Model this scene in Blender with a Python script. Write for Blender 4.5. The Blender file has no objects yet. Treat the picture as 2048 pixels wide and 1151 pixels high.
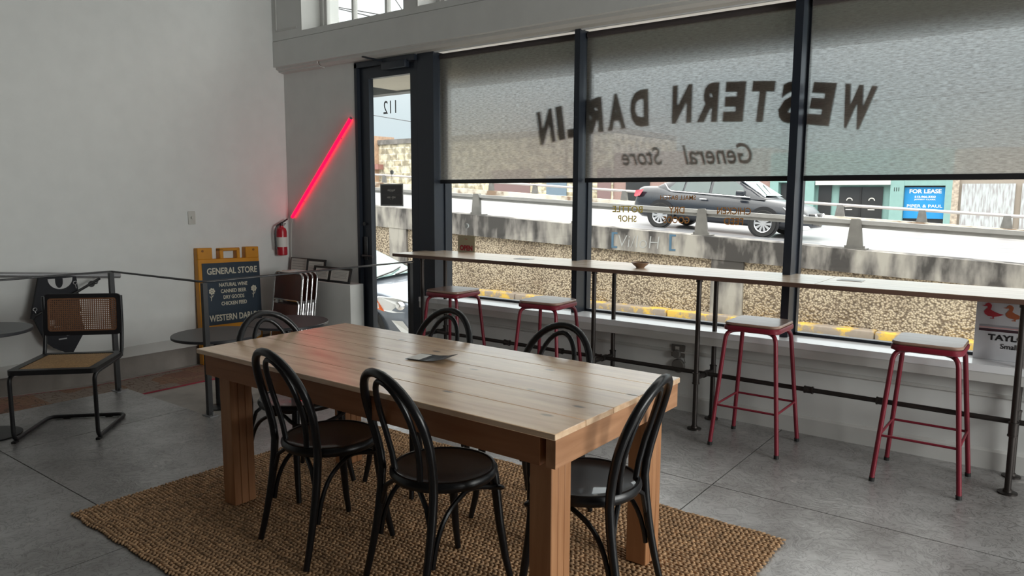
import bpy, bmesh, math, random
from mathutils import Vector, Matrix, Euler
random.seed(7)
pi = math.pi
SC = bpy.context.scene
COL = SC.collection

# ------------------------------------------------------------------ camera, world, light, exposure
def make_camera():
    P, R, Hd, F = math.radians(7.245), math.radians(.2316), math.radians(37.2), 1477.0
    ch, sh, cp, sp, cr, sr = math.cos(Hd), math.sin(Hd), math.cos(P), math.sin(P), math.cos(R), math.sin(R)
    r = Vector((ch, sh, 0)); f = Vector((-sh * cp, ch * cp, -sp)); d = -Vector((-sh * sp, ch * sp, cp))
    r2 = r * cr - d * sr; d2 = r * sr + d * cr
    m = Matrix.Identity(4)
    for i in range(3):
        m[i][0] = r2[i]; m[i][1] = -d2[i]; m[i][2] = -f[i]
    m.translation = Vector((0, 0, 1.5))
    cd = bpy.data.cameras.new('camera'); cd.sensor_width = 36; cd.lens = F / 2048 * 36
    cd.clip_start = .05; cd.clip_end = 300
    co = bpy.data.objects.new('camera', cd); COL.objects.link(co); co.matrix_world = m
    SC.camera = co
make_camera()
SC.view_settings.view_transform = 'Standard'
SC.view_settings.look = 'None'
SC.view_settings.gamma = 1
SC.view_settings.exposure = 0.12
SC.view_settings.use_curve_mapping = False

w = bpy.data.worlds.new('overcast_sky'); SC.world = w; w.use_nodes = True
wn = w.node_tree.nodes; wl = w.node_tree.links; wn.clear()
wo = wn.new('ShaderNodeOutputWorld'); wb = wn.new('ShaderNodeBackground')
tc = wn.new('ShaderNodeTexCoord'); sx = wn.new('ShaderNodeSeparateXYZ'); mr = wn.new('ShaderNodeFloatCurve')      # overcast sky, brighter towards the zenith
cv = mr.mapping.curves[0]
for px_, py_ in ((.13, .16), (.24, .28), (.38, .52)): cv.points.new(px_, py_)
cv.points[0].location = (0, .155); cv.points[-1].location = (1, 1); mr.mapping.update()
mu = wn.new('ShaderNodeMath'); mu.operation = 'MULTIPLY'; mu.inputs[1].default_value = 6.0
wl.new(tc.outputs['Generated'], sx.inputs[0]); wl.new(sx.outputs['Z'], mr.inputs['Value'])
mc = wn.new('ShaderNodeMix'); mc.data_type = 'RGBA'; mc.inputs['A'].default_value = (.77, .92, 1.0, 1); mc.inputs['B'].default_value = (1.0, .975, .94, 1)
m5 = wn.new('ShaderNodeMath'); m5.operation = 'MULTIPLY'; m5.inputs[1].default_value = 2.2; m5.use_clamp = True
wl.new(sx.outputs['Z'], m5.inputs[0]); wl.new(m5.outputs[0], mc.inputs['Factor']); wl.new(mc.outputs['Result'], wb.inputs['Color'])
wl.new(mr.outputs[0], mu.inputs[0]); wl.new(mu.outputs[0], wb.inputs['Strength']); wl.new(wb.outputs[0], wo.inputs['Surface'])

def area(name, loc, rot, sx_, sy_, power, col):
    l = bpy.data.lights.new(name, 'AREA'); l.shape = 'RECTANGLE'; l.size = sx_; l.size_y = sy_; l.energy = power; l.color = col
    o = bpy.data.objects.new(name, l); COL.objects.link(o); o.location = loc; o.rotation_euler = rot
    return o
# fill light added at the right wall to brighten the left; no window there
area('side_fill_light', (3.9, 2.9, 1.9), (math.radians(90), 0, math.radians(90)), 3.2, 2.0, 240, (.98, 1.0, .97))

# ------------------------------------------------------------------ materials
def newmat(name):
    m = bpy.data.materials.new(name); m.use_nodes = True
    nt = m.node_tree; b = nt.nodes['Principled BSDF']
    return m, nt, b
def C4(c): return (c[0], c[1], c[2], 1)
def mat(name, col, rough=.5, metal=0, spec=.5, var=0, vscale=6, bump=0, bscale=60, coat=0):
    m, nt, b = newmat(name)
    b.inputs['Base Color'].default_value = C4(col); b.inputs['Roughness'].default_value = rough
    b.inputs['Metallic'].default_value = metal; b.inputs['Specular IOR Level'].default_value = spec
    b.inputs['Coat Weight'].default_value = coat
    N = nt.nodes; L = nt.links
    t = N.new('ShaderNodeTexCoord')
    n = N.new('ShaderNodeTexNoise'); n.inputs['Scale'].default_value = vscale; n.inputs['Detail'].default_value = 5
    L.new(t.outputs['Object'], n.inputs['Vector'])
    v = max(var, .03)
    r = N.new('ShaderNodeValToRGB')
    r.color_ramp.elements[0].position = .3; r.color_ramp.elements[1].position = .7
    r.color_ramp.elements[0].color = C4([c * (1 - v) for c in col]); r.color_ramp.elements[1].color = C4([min(1, c * (1 + v)) for c in col])
    L.new(n.outputs['Fac'], r.inputs['Fac']); L.new(r.outputs['Color'], b.inputs['Base Color'])
    if bump:
        n2 = N.new('ShaderNodeTexNoise'); n2.inputs['Scale'].default_value = bscale; n2.inputs['Detail'].default_value = 3
        L.new(t.outputs['Object'], n2.inputs['Vector'])
        bp = N.new('ShaderNodeBump'); bp.inputs['Strength'].default_value = bump; bp.inputs['Distance'].default_value = .01
        L.new(n2.outputs['Fac'], bp.inputs['Height']); L.new(bp.outputs[0], b.inputs['Normal'])
    return m
def emis(name, col, s):
    m, nt, b = newmat(name); b.inputs['Base Color'].default_value = C4(col)
    b.inputs['Emission Color'].default_value = C4(col); b.inputs['Emission Strength'].default_value = s
    return m
def wood(name, dark, light, axis='X', scale=1.0, rough=.5, knots=True, worn=0, spec=.5, coat=0):
    m, nt, b = newmat(name); N = nt.nodes; L = nt.links
    t = N.new('ShaderNodeTexCoord'); mp = N.new('ShaderNodeMapping')
    s = {'X': (1.2, 14, 14), 'Y': (14, 1.2, 14), 'Z': (14, 14, 1.2)}[axis]
    mp.inputs['Scale'].default_value = [q * scale for q in s]
    L.new(t.outputs['Object'], mp.inputs['Vector'])
    n = N.new('ShaderNodeTexNoise'); n.inputs['Scale'].default_value = 1.6; n.inputs['Detail'].default_value = 6; n.inputs['Distortion'].default_value = .6
    L.new(mp.outputs[0], n.inputs['Vector'])
    r = N.new('ShaderNodeValToRGB'); r.color_ramp.elements[0].position = .32; r.color_ramp.elements[1].position = .68
    r.color_ramp.elements[0].color = C4(dark); r.color_ramp.elements[1].color = C4(light)
    L.new(n.outputs['Fac'], r.inputs['Fac'])
    out = r.outputs['Color']
    if knots:
        mk = N.new('ShaderNodeMapping'); s2 = {'X': (3.2, 7, 7), 'Y': (7, 3.2, 7), 'Z': (7, 7, 3.2)}[axis]
        mk.inputs['Scale'].default_value = s2; L.new(t.outputs['Object'], mk.inputs['Vector'])
        vo = N.new('ShaderNodeTexVoronoi'); vo.inputs['Scale'].default_value = 1.0; L.new(mk.outputs[0], vo.inputs['Vector'])
        kr = N.new('ShaderNodeValToRGB'); kr.color_ramp.elements[0].position = .055; kr.color_ramp.elements[1].position = .10
        kr.color_ramp.elements[0].color = (1, 1, 1, 1); kr.color_ramp.elements[1].color = (0, 0, 0, 1)
        L.new(vo.outputs['Distance'], kr.inputs['Fac'])
        mx = N.new('ShaderNodeMix'); mx.data_type = 'RGBA'
        L.new(kr.outputs['Color'], mx.inputs['Factor']); L.new(out, mx.inputs['A']); mx.inputs['B'].default_value = C4([c * .3 for c in dark])
        out = mx.outputs['Result']
    if worn:
        n3 = N.new('ShaderNodeTexNoise'); mp3 = N.new('ShaderNodeMapping'); mp3.inputs['Scale'].default_value = (1.6, 8, 8) if axis == 'X' else (8, 1.6, 8)
        L.new(t.outputs['Object'], mp3.inputs['Vector']); L.new(mp3.outputs[0], n3.inputs['Vector']); n3.inputs['Scale'].default_value = 2.2; n3.inputs['Detail'].default_value = 8
        r3 = N.new('ShaderNodeValToRGB'); r3.color_ramp.elements[0].position = .45; r3.color_ramp.elements[1].position = .62
        r3.color_ramp.elements[0].color = (0, 0, 0, 1); r3.color_ramp.elements[1].color = (worn, worn, worn, 1)
        L.new(n3.outputs['Fac'], r3.inputs['Fac'])
        m3 = N.new('ShaderNodeMix'); m3.data_type = 'RGBA'; L.new(r3.outputs['Color'], m3.inputs['Factor']); L.new(out, m3.inputs['A'])
        m3.inputs['B'].default_value = C4([min(1, c * 1.25 + .06) for c in light]); out = m3.outputs['Result']
        rr = N.new('ShaderNodeMapRange'); rr.inputs['To Min'].default_value = rough; rr.inputs['To Max'].default_value = rough + .22
        L.new(n3.outputs['Fac'], rr.inputs['Value']); L.new(rr.outputs[0], b.inputs['Roughness'])
    else:
        b.inputs['Roughness'].default_value = rough
    b.inputs['Specular IOR Level'].default_value = spec
    L.new(out, b.inputs['Base Color'])
    bp = N.new('ShaderNodeBump'); bp.inputs['Strength'].default_value = .15; bp.inputs['Distance'].default_value = .003
    L.new(n.outputs['Fac'], bp.inputs['Height']); L.new(bp.outputs[0], b.inputs['Normal'])
    b.inputs['Coat Weight'].default_value = coat; b.inputs['Coat Roughness'].default_value = .20; b.inputs['Coat IOR'].default_value = 1.5 + .4 * (coat > .8)
    return m

WHITE = mat('wall_paint', (.70, .71, .695), .55, var=.01)
WHITE_TRIM = mat('trim_paint', (.60, .60, .58), .4)
BRIGHT_SILL = mat('sill_paint', (.86, .88, .90), .20, coat=.6)
FRAME_DARK = mat('dark_window_frame', (.022, .028, .040), .38, metal=.2)
BLACK = mat('black_powder_coat', (.012, .012, .014), .38)
CHAIR_BLACK = mat('black_lacquer', (.006, .006, .007), .30, spec=.4)
SEAT_BLACK = mat('black_seat_gloss', (.008, .009, .012), .34, spec=.9, coat=.8)
BLACK_TOP = mat('black_table_top', (.030, .031, .035), .40)
STEEL = mat('dark_steel', (.06, .06, .062), .42, metal=.6)
PIPE = mat('pipe_steel', (.055, .048, .045), .42, metal=.75, var=.2)
GREY_METAL = mat('grey_metal', (.30, .30, .31), .4, metal=.5)
CHROME = mat('chrome', (.75, .75, .76), .18, metal=1)
RED = mat('stool_red', (.19, .012, .026), .38)
RED_PAINT = mat('extinguisher_red', (.45, .015, .03), .3)
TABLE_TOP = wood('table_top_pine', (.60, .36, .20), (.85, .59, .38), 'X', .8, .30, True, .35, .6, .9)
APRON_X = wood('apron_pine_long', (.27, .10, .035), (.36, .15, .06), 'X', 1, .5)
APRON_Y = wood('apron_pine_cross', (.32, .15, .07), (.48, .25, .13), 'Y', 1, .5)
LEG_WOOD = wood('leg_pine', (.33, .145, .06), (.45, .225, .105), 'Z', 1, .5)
COUNTER_WOOD = wood('counter_wood', (.52, .38, .26), (.76, .62, .47), 'X', .8, .30, False, .2, .6, .9)
EDGE_WOOD = wood('counter_edge_wood', (.10, .055, .04), (.17, .095, .07), 'X', 1, .5, False)
SEAT_WOOD = wood('stool_seat_wood', (.22, .12, .085), (.36, .23, .17), 'X', 1.4, .28, False, .2, .5, .7)
YELLOW = mat('yellow_plastic', (.60, .25, .015), .42, var=.1)
SIGN_NAVY = mat('sign_navy', (.020, .035, .055), .5)
CREAM = mat('cream_letter', (.62, .58, .46), .6)
CANE = mat('cane', (.20, .095, .05), .5, var=.25, vscale=90)  # cane back coloured darker than the seat to carry its backlit shade
CANE_SEAT = mat('cane_seat', (.46, .28, .13), .5, var=.3, vscale=120)
PAPER = mat('paper', (.72, .70, .66), .6)
BROWN_PANEL = mat('brown_panel', (.075, .020, .013), .35, var=.2)
DARK_FABRIC = mat('dark_canvas', (.012, .013, .018), .75, bump=.2, bscale=300)
RUBBER = mat('rubber', (.012, .012, .012), .6)
PLASTIC_W = mat('white_plastic', (.55, .54, .50), .45)
PLASTIC_G = mat('grey_plastic', (.13, .12, .11), .5)
GOLD = mat('gold_leaf', (.85, .62, .10), .45, metal=.1)
GOLD_BR = mat('copper_leaf', (.62, .27, .07), .45, metal=.1)
LETTER_RED = mat('window_letter_red', (.12, .022, .012), .6)
NEON = emis('neon_red', (1.0, .002, .045), 2.0)

def glass_mat(name, tint=(.97, .98, .97), refl=.06):
    m = bpy.data.materials.new(name); m.use_nodes = True; nt = m.node_tree; N = nt.nodes; L = nt.links; N.clear()
    o = N.new('ShaderNodeOutputMaterial'); t = N.new('ShaderNodeBsdfTransparent'); g = N.new('ShaderNodeBsdfGlossy'); mx = N.new('ShaderNodeMixShader')
    lw = N.new('ShaderNodeLayerWeight'); lw.inputs['Blend'].default_value = .12
    ad = N.new('ShaderNodeMath'); ad.operation = 'MULTIPLY_ADD'; ad.inputs[1].default_value = .6; ad.inputs[2].default_value = refl * .4
    L.new(lw.outputs['Fresnel'], ad.inputs[0]); L.new(ad.outputs[0], mx.inputs['Fac'])
    t.inputs['Color'].default_value = C4(tint); g.inputs['Roughness'].default_value = .02
    L.new(t.outputs[0], mx.inputs[1]); L.new(g.outputs[0], mx.inputs[2]); L.new(mx.outputs[0], o.inputs['Surface'])
    return m
GLASS = glass_mat('window_glass')
def shade_mat():
    """open-weave solar fabric: part see-through, part scattering, part cloth"""
    m = bpy.data.materials.new('solar_shade_fabric'); m.use_nodes = True; nt = m.node_tree; N = nt.nodes; L = nt.links; N.clear()
    o = N.new('ShaderNodeOutputMaterial'); t = N.new('ShaderNodeBsdfTransparent'); tr = N.new('ShaderNodeBsdfTranslucent'); df = N.new('ShaderNodeBsdfDiffuse'); rf = N.new('ShaderNodeBsdfRefraction')
    m0 = N.new('ShaderNodeMixShader'); m1 = N.new('ShaderNodeMixShader'); m2 = N.new('ShaderNodeMixShader')
    tcn = N.new('ShaderNodeTexCoord'); mp = N.new('ShaderNodeMapping'); mp.inputs['Scale'].default_value = (26, 1, 150)
    L.new(tcn.outputs['Object'], mp.inputs['Vector'])
    n = N.new('ShaderNodeTexNoise'); n.inputs['Scale'].default_value = 1; n.inputs['Detail'].default_value = 3; n.inputs['Roughness'].default_value = .7
    L.new(mp.outputs[0], n.inputs['Vector'])
    r2 = N.new('ShaderNodeValToRGB'); r2.color_ramp.elements[0].position = .33; r2.color_ramp.elements[1].position = .70
    r2.color_ramp.elements[0].color = (.20, .20, .20, 1); r2.color_ramp.elements[1].color = (.56, .56, .56, 1)
    L.new(n.outputs['Fac'], r2.inputs['Fac'])
    df.inputs['Color'].default_value = (.16, .15, .135, 1); tr.inputs['Color'].default_value = (.20, .19, .17, 1)
    rf.inputs['IOR'].default_value = 1.30; rf.inputs['Roughness'].default_value = .50; t.inputs['Color'].default_value = (1, .985, .96, 1)
    m0.inputs['Fac'].default_value = .72; L.new(t.outputs[0], m0.inputs[1]); L.new(rf.outputs[0], m0.inputs[2])
    m1.inputs['Fac'].default_value = .6; L.new(df.outputs[0], m1.inputs[1]); L.new(tr.outputs[0], m1.inputs[2])
    L.new(r2.outputs['Color'], m2.inputs['Fac']); L.new(m1.outputs[0], m2.inputs[1]); L.new(m0.outputs[0], m2.inputs[2])
    L.new(m2.outputs[0], o.inputs['Surface'])
    return m
SHADE = shade_mat()

def concrete_floor():
    m, nt, b = newmat('polished_concrete'); N = nt.nodes; L = nt.links
    t = N.new('ShaderNodeTexCoord')
    n = N.new('ShaderNodeTexNoise'); n.inputs['Scale'].default_value = 1.3; n.inputs['Detail'].default_value = 8; n.inputs['Roughness'].default_value = .62
    L.new(t.outputs['Object'], n.inputs['Vector'])
    r = N.new('ShaderNodeValToRGB'); r.color_ramp.elements[0].position = .3; r.color_ramp.elements[1].position = .72
    r.color_ramp.elements[0].color = (.155, .145, .138, 1); r.color_ramp.elements[1].color = (.38, .375, .378, 1)
    L.new(n.outputs['Fac'], r.inputs['Fac'])
    # worn veins and pitted patches
    n2 = N.new('ShaderNodeTexNoise'); n2.inputs['Scale'].default_value = 11; n2.inputs['Detail'].default_value = 4; n2.inputs['Roughness'].default_value = .6; n2.inputs['Distortion'].default_value = 2.2
    L.new(t.outputs['Object'], n2.inputs['Vector'])
    r2 = N.new('ShaderNodeValToRGB')
    e = r2.color_ramp.elements; e[0].position = .465; e[0].color = (0, 0, 0, 1); e[1].position = .5; e[1].color = (1, 1, 1, 1)
    e3 = e.new(.535); e3.color = (0, 0, 0, 1)
    L.new(n2.outputs['Fac'], r2.inputs['Fac'])
    mx = N.new('ShaderNodeMix'); mx.data_type = 'RGBA'
    mm = N.new('ShaderNodeMath'); mm.operation = 'MULTIPLY'; mm.inputs[1].default_value = .85; L.new(r2.outputs['Color'], mm.inputs[0])
    L.new(mm.outputs[0], mx.inputs['Factor']); L.new(r.outputs['Color'], mx.inputs['A']); mx.inputs['B'].default_value = (.06, .055, .05, 1)
    # pale specks
    n3 = N.new('ShaderNodeTexNoise'); n3.inputs['Scale'].default_value = 3.4; n3.inputs['Detail'].default_value = 12; n3.inputs['Roughness'].default_value = .7
    L.new(t.outputs['Object'], n3.inputs['Vector'])
    r3 = N.new('ShaderNodeValToRGB'); r3.color_ramp.elements[0].position = .63; r3.color_ramp.elements[1].position = .68
    L.new(n3.outputs['Fac'], r3.inputs['Fac'])
    m2 = N.new('ShaderNodeMix'); m2.data_type = 'RGBA'; L.new(r3.outputs['Color'], m2.inputs['Factor']); L.new(mx.outputs['Result'], m2.inputs['A']); m2.inputs['B'].default_value = (.42, .40, .385, 1)
    L.new(m2.outputs['Result'], b.inputs['Base Color'])
    rr = N.new('ShaderNodeMapRange'); rr.inputs['To Min'].default_value = .24; rr.inputs['To Max'].default_value = .58
    L.new(n2.outputs['Fac'], rr.inputs['Value']); L.new(rr.outputs[0], b.inputs['Roughness'])
    bp = N.new('ShaderNodeBump'); bp.inputs['Strength'].default_value = .5; bp.inputs['Distance'].default_value = .006
    L.new(n2.outputs['Fac'], bp.inputs['Height']); L.new(bp.outputs[0], b.inputs['Normal']); L.new(bp.outputs[0], b.inputs['Coat Normal'])
    cw = N.new('ShaderNodeMapRange'); cw.inputs['From Min'].default_value = .35; cw.inputs['From Max'].default_value = .62; cw.inputs['To Min'].default_value = .25; cw.inputs['To Max'].default_value = 1
    L.new(n.outputs['Fac'], cw.inputs['Value']); L.new(cw.outputs[0], b.inputs['Coat Weight'])
    b.inputs['Specular IOR Level'].default_value = .75; b.inputs['Coat Weight'].default_value = 1; b.inputs['Coat Roughness'].default_value = .30; b.inputs['Coat IOR'].default_value = 1.9
    return m
CONCRETE = concrete_floor()
CONCRETE_PALE = mat('pale_landing_concrete', (.36, .34, .31), .55, var=.2, vscale=5)
CONCRETE_STEM = mat('stem_wall_concrete', (.24, .215, .195), .7, var=.2, vscale=4, bump=.1)

def stained(name, pale, dark, mid, zoff=0, streak=9, scale=1.2):
    """weathered concrete: pale base with dark run-down streaks and patches"""
    m, nt, b = newmat(name); N = nt.nodes; L = nt.links
    t = N.new('ShaderNodeTexCoord'); mp = N.new('ShaderNodeMapping'); mp.inputs['Scale'].default_value = (streak, streak, 1.0)
    L.new(t.outputs['Object'], mp.inputs['Vector'])
    n = N.new('ShaderNodeTexNoise'); n.inputs['Scale'].default_value = scale; n.inputs['Detail'].default_value = 7; L.new(mp.outputs[0], n.inputs['Vector'])
    n2 = N.new('ShaderNodeTexNoise'); n2.inputs['Scale'].default_value = .8; n2.inputs['Detail'].default_value = 6; L.new(t.outputs['Object'], n2.inputs['Vector'])
    ad = N.new('ShaderNodeMath'); ad.operation = 'MULTIPLY_ADD'; ad.inputs[1].default_value = .5; L.new(n.outputs['Fac'], ad.inputs[0])
    m2 = N.new('ShaderNodeMath'); m2.operation = 'MULTIPLY'; m2.inputs[1].default_value = .5; L.new(n2.outputs['Fac'], m2.inputs[0]); L.new(m2.outputs[0], ad.inputs[2])
    r = N.new('ShaderNodeValToRGB'); e = r.color_ramp.elements
    e[0].position = .43; e[0].color = C4(dark); e[1].position = .58; e[1].color = C4(pale); k = e.new(.49); k.color = C4(mid)
    L.new(ad.outputs[0], r.inputs['Fac']); L.new(r.outputs['Color'], b.inputs['Base Color']); b.inputs['Roughness'].default_value = .85
    return m
PARAPET = stained('weathered_parapet', (.34, .325, .29), (.045, .042, .04), (.17, .16, .15), streak=3.2, scale=1.6)
FAR_PARAPET = stained('lichen_parapet', (.62, .58, .50), (.22, .15, .10), (.50, .46, .38), streak=1.2, scale=1.5)
def aggregate():
    m, nt, b = newmat('exposed_aggregate'); N = nt.nodes; L = nt.links
    t = N.new('ShaderNodeTexCoord'); vo = N.new('ShaderNodeTexVoronoi'); vo.inputs['Scale'].default_value = 36
    L.new(t.outputs['Object'], vo.inputs['Vector'])
    r = N.new('ShaderNodeValToRGB'); e = r.color_ramp.elements; e[0].position = .28; e[0].color = (.56, .475, .35, 1); e[1].position = .75; e[1].color = (.15, .115, .08, 1)
    L.new(vo.outputs['Distance'], r.inputs['Fac'])
    n = N.new('ShaderNodeTexNoise'); n.inputs['Scale'].default_value = 1.1; n.inputs['Detail'].default_value = 4; L.new(t.outputs['Object'], n.inputs['Vector'])
    r2 = N.new('ShaderNodeValToRGB'); e = r2.color_ramp.elements; e[0].position = .3; e[0].color = (.62, .58, .55, 1); e[1].position = .55; e[1].color = (1, 1, 1, 1)
    L.new(n.outputs['Fac'], r2.inputs['Fac'])
    mx = N.new('ShaderNodeMix'); mx.data_type = 'RGBA'; mx.blend_type = 'MULTIPLY'; mx.inputs['Factor'].default_value = 1
    L.new(r.outputs['Color'], mx.inputs['A']); L.new(r2.outputs['Color'], mx.inputs['B']); L.new(mx.outputs['Result'], b.inputs['Base Color'])
    bp = N.new('ShaderNodeBump'); bp.inputs['Strength'].default_value = 1; bp.inputs['Distance'].default_value = .02; bp.invert = True
    L.new(vo.outputs['Distance'], bp.inputs['Height']); L.new(bp.outputs[0], b.inputs['Normal']); b.inputs['Roughness'].default_value = .7
    return m
AGG = aggregate()
def yellow_curb():
    m, nt, b = newmat('yellow_curb_paint'); N = nt.nodes; L = nt.links
    t = N.new('ShaderNodeTexCoord'); n = N.new('ShaderNodeTexNoise'); n.inputs['Scale'].default_value = 2.6; n.inputs['Detail'].default_value = 7
    n.inputs['Roughness'].default_value = .7
    L.new(t.outputs['Object'], n.inputs['Vector'])
    r = N.new('ShaderNodeValToRGB'); e = r.color_ramp.elements; e[0].position = .49; e[0].color = (.25, .21, .17, 1); e[1].position = .56; e[1].color = (.58, .38, .06, 1)
    L.new(n.outputs['Fac'], r.inputs['Fac']); L.new(r.outputs['Color'], b.inputs['Base Color']); b.inputs['Roughness'].default_value = .7
    return m
CURB = yellow_curb()
STREET = mat('street_asphalt', (.34, .32, .29), .6, var=.2, vscale=40)
SIDEWALK = mat('sidewalk_concrete', (.42, .40, .37), .7, var=.1)
def wetroad():
    m, nt, b = newmat('pale_wet_road'); N = nt.nodes; L = nt.links
    t = N.new('ShaderNodeTexCoord'); mp = N.new('ShaderNodeMapping'); mp.inputs['Scale'].default_value = (.15, 3, 1)
    L.new(t.outputs['Object'], mp.inputs['Vector']); n = N.new('ShaderNodeTexNoise'); n.inputs['Scale'].default_value = 1; n.inputs['Detail'].default_value = 5
    L.new(mp.outputs[0], n.inputs['Vector'])
    r = N.new('ShaderNodeValToRGB'); e = r.color_ramp.elements; e[0].position = .35; e[0].color = (.17, .178, .195, 1); e[1].position = .65; e[1].color = (.27, .268, .275, 1)
    L.new(n.outputs['Fac'], r.inputs['Fac']); L.new(r.outputs['Color'], b.inputs['Base Color']); b.inputs['Roughness'].default_value = .3
    return m
ROAD = wetroad()
GALV = mat('galvanised_rail', (.27, .268, .26), .5, metal=.2, var=.08)
GALV_D = mat('rail_post_metal', (.15, .145, .135), .55, metal=.2, var=.2)
TEAL = mat('teal_paint', (.21, .36, .345), .6, var=.05)
PINKISH = mat('mauve_brick', (.30, .20, .18), .7, var=.15, vscale=20)
DARKGLASS = mat('dark_shop_glass', (.03, .032, .035), .15)
def stone():
    m, nt, b = newmat('pale_limestone_blocks'); N = nt.nodes; L = nt.links
    t = N.new('ShaderNodeTexCoord'); mp = N.new('ShaderNodeMapping'); mp.inputs['Rotation'].default_value = (math.radians(90), 0, 0)
    L.new(t.outputs['Object'], mp.inputs['Vector'])
    br = N.new('ShaderNodeTexBrick'); br.inputs['Scale'].default_value = 1.0; br.inputs['Brick Width'].default_value = .8; br.inputs['Row Height'].default_value = .42; br.inputs['Mortar Size'].default_value = .035
    br.inputs['Color1'].default_value = (.66, .60, .44, 1); br.inputs['Color2'].default_value = (.46, .40, .28, 1); br.inputs['Mortar'].default_value = (.70, .66, .55, 1)
    L.new(mp.outputs[0], br.inputs['Vector'])
    n = N.new('ShaderNodeTexNoise'); n.inputs['Scale'].default_value = 2.4; n.inputs['Detail'].default_value = 6; L.new(t.outputs['Object'], n.inputs['Vector'])
    r = N.new('ShaderNodeValToRGB'); r.color_ramp.elements[0].position = .42; r.color_ramp.elements[1].position = .56
    r.color_ramp.elements[0].color = (.35, .34, .33, 1); r.color_ramp.elements[1].color = (1, 1, 1, 1); L.new(n.outputs['Fac'], r.inputs['Fac'])
    mx = N.new('ShaderNodeMix'); mx.data_type = 'RGBA'; mx.blend_type = 'MULTIPLY'; mx.inputs['Factor'].default_value = .8
    L.new(br.outputs['Color'], mx.inputs['A']); L.new(r.outputs['Color'], mx.inputs['B']); L.new(mx.outputs['Result'], b.inputs['Base Color']); b.inputs['Roughness'].default_value = .9
    return m
STONE = stone()
def boards():
    m, nt, b = newmat('whitewashed_boards'); N = nt.nodes; L = nt.links
    t = N.new('ShaderNodeTexCoord'); mp = N.new('ShaderNodeMapping'); mp.inputs['Scale'].default_value = (14, 14, 2)
    L.new(t.outputs['Object'], mp.inputs['Vector']); n = N.new('ShaderNodeTexNoise'); n.inputs['Scale'].default_value = 1; n.inputs['Detail'].default_value = 6
    L.new(mp.outputs[0], n.inputs['Vector']); r = N.new('ShaderNodeValToRGB'); e = r.color_ramp.elements
    e[0].position = .38; e[0].color = (.30, .29, .30, 1); e[1].position = .56; e[1].color = (.46, .50, .52, 1)
    L.new(n.outputs['Fac'], r.inputs['Fac']); L.new(r.outputs['Color'], b.inputs['Base Color'])
    return m
BOARDS = boards()
CAR_DARK = mat('car_paint_charcoal', (.014, .018, .026), .25, metal=0, spec=.4, coat=.5)
CAR_SILVER = mat('car_paint_silver', (.20, .23, .28), .25, metal=.5, coat=.6)
CAR_GLASS = mat('car_glass', (.10, .13, .13), .08)
CAR_GLASS_T = mat('car_windscreen', (.22, .34, .33), .10)
TAIL = mat('tail_lamp', (.75, .015, .04), .2)
LAMP_CLEAR = mat('lamp_clear', (.72, .74, .75), .1)
AMBER = mat('amber_marker', (.80, .16, .03), .3)
LEASE_BLUE = mat('lease_blue', (.01, .24, .56), .5)
WHITE_INK = mat('white_ink', (.80, .80, .80), .6)

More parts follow.
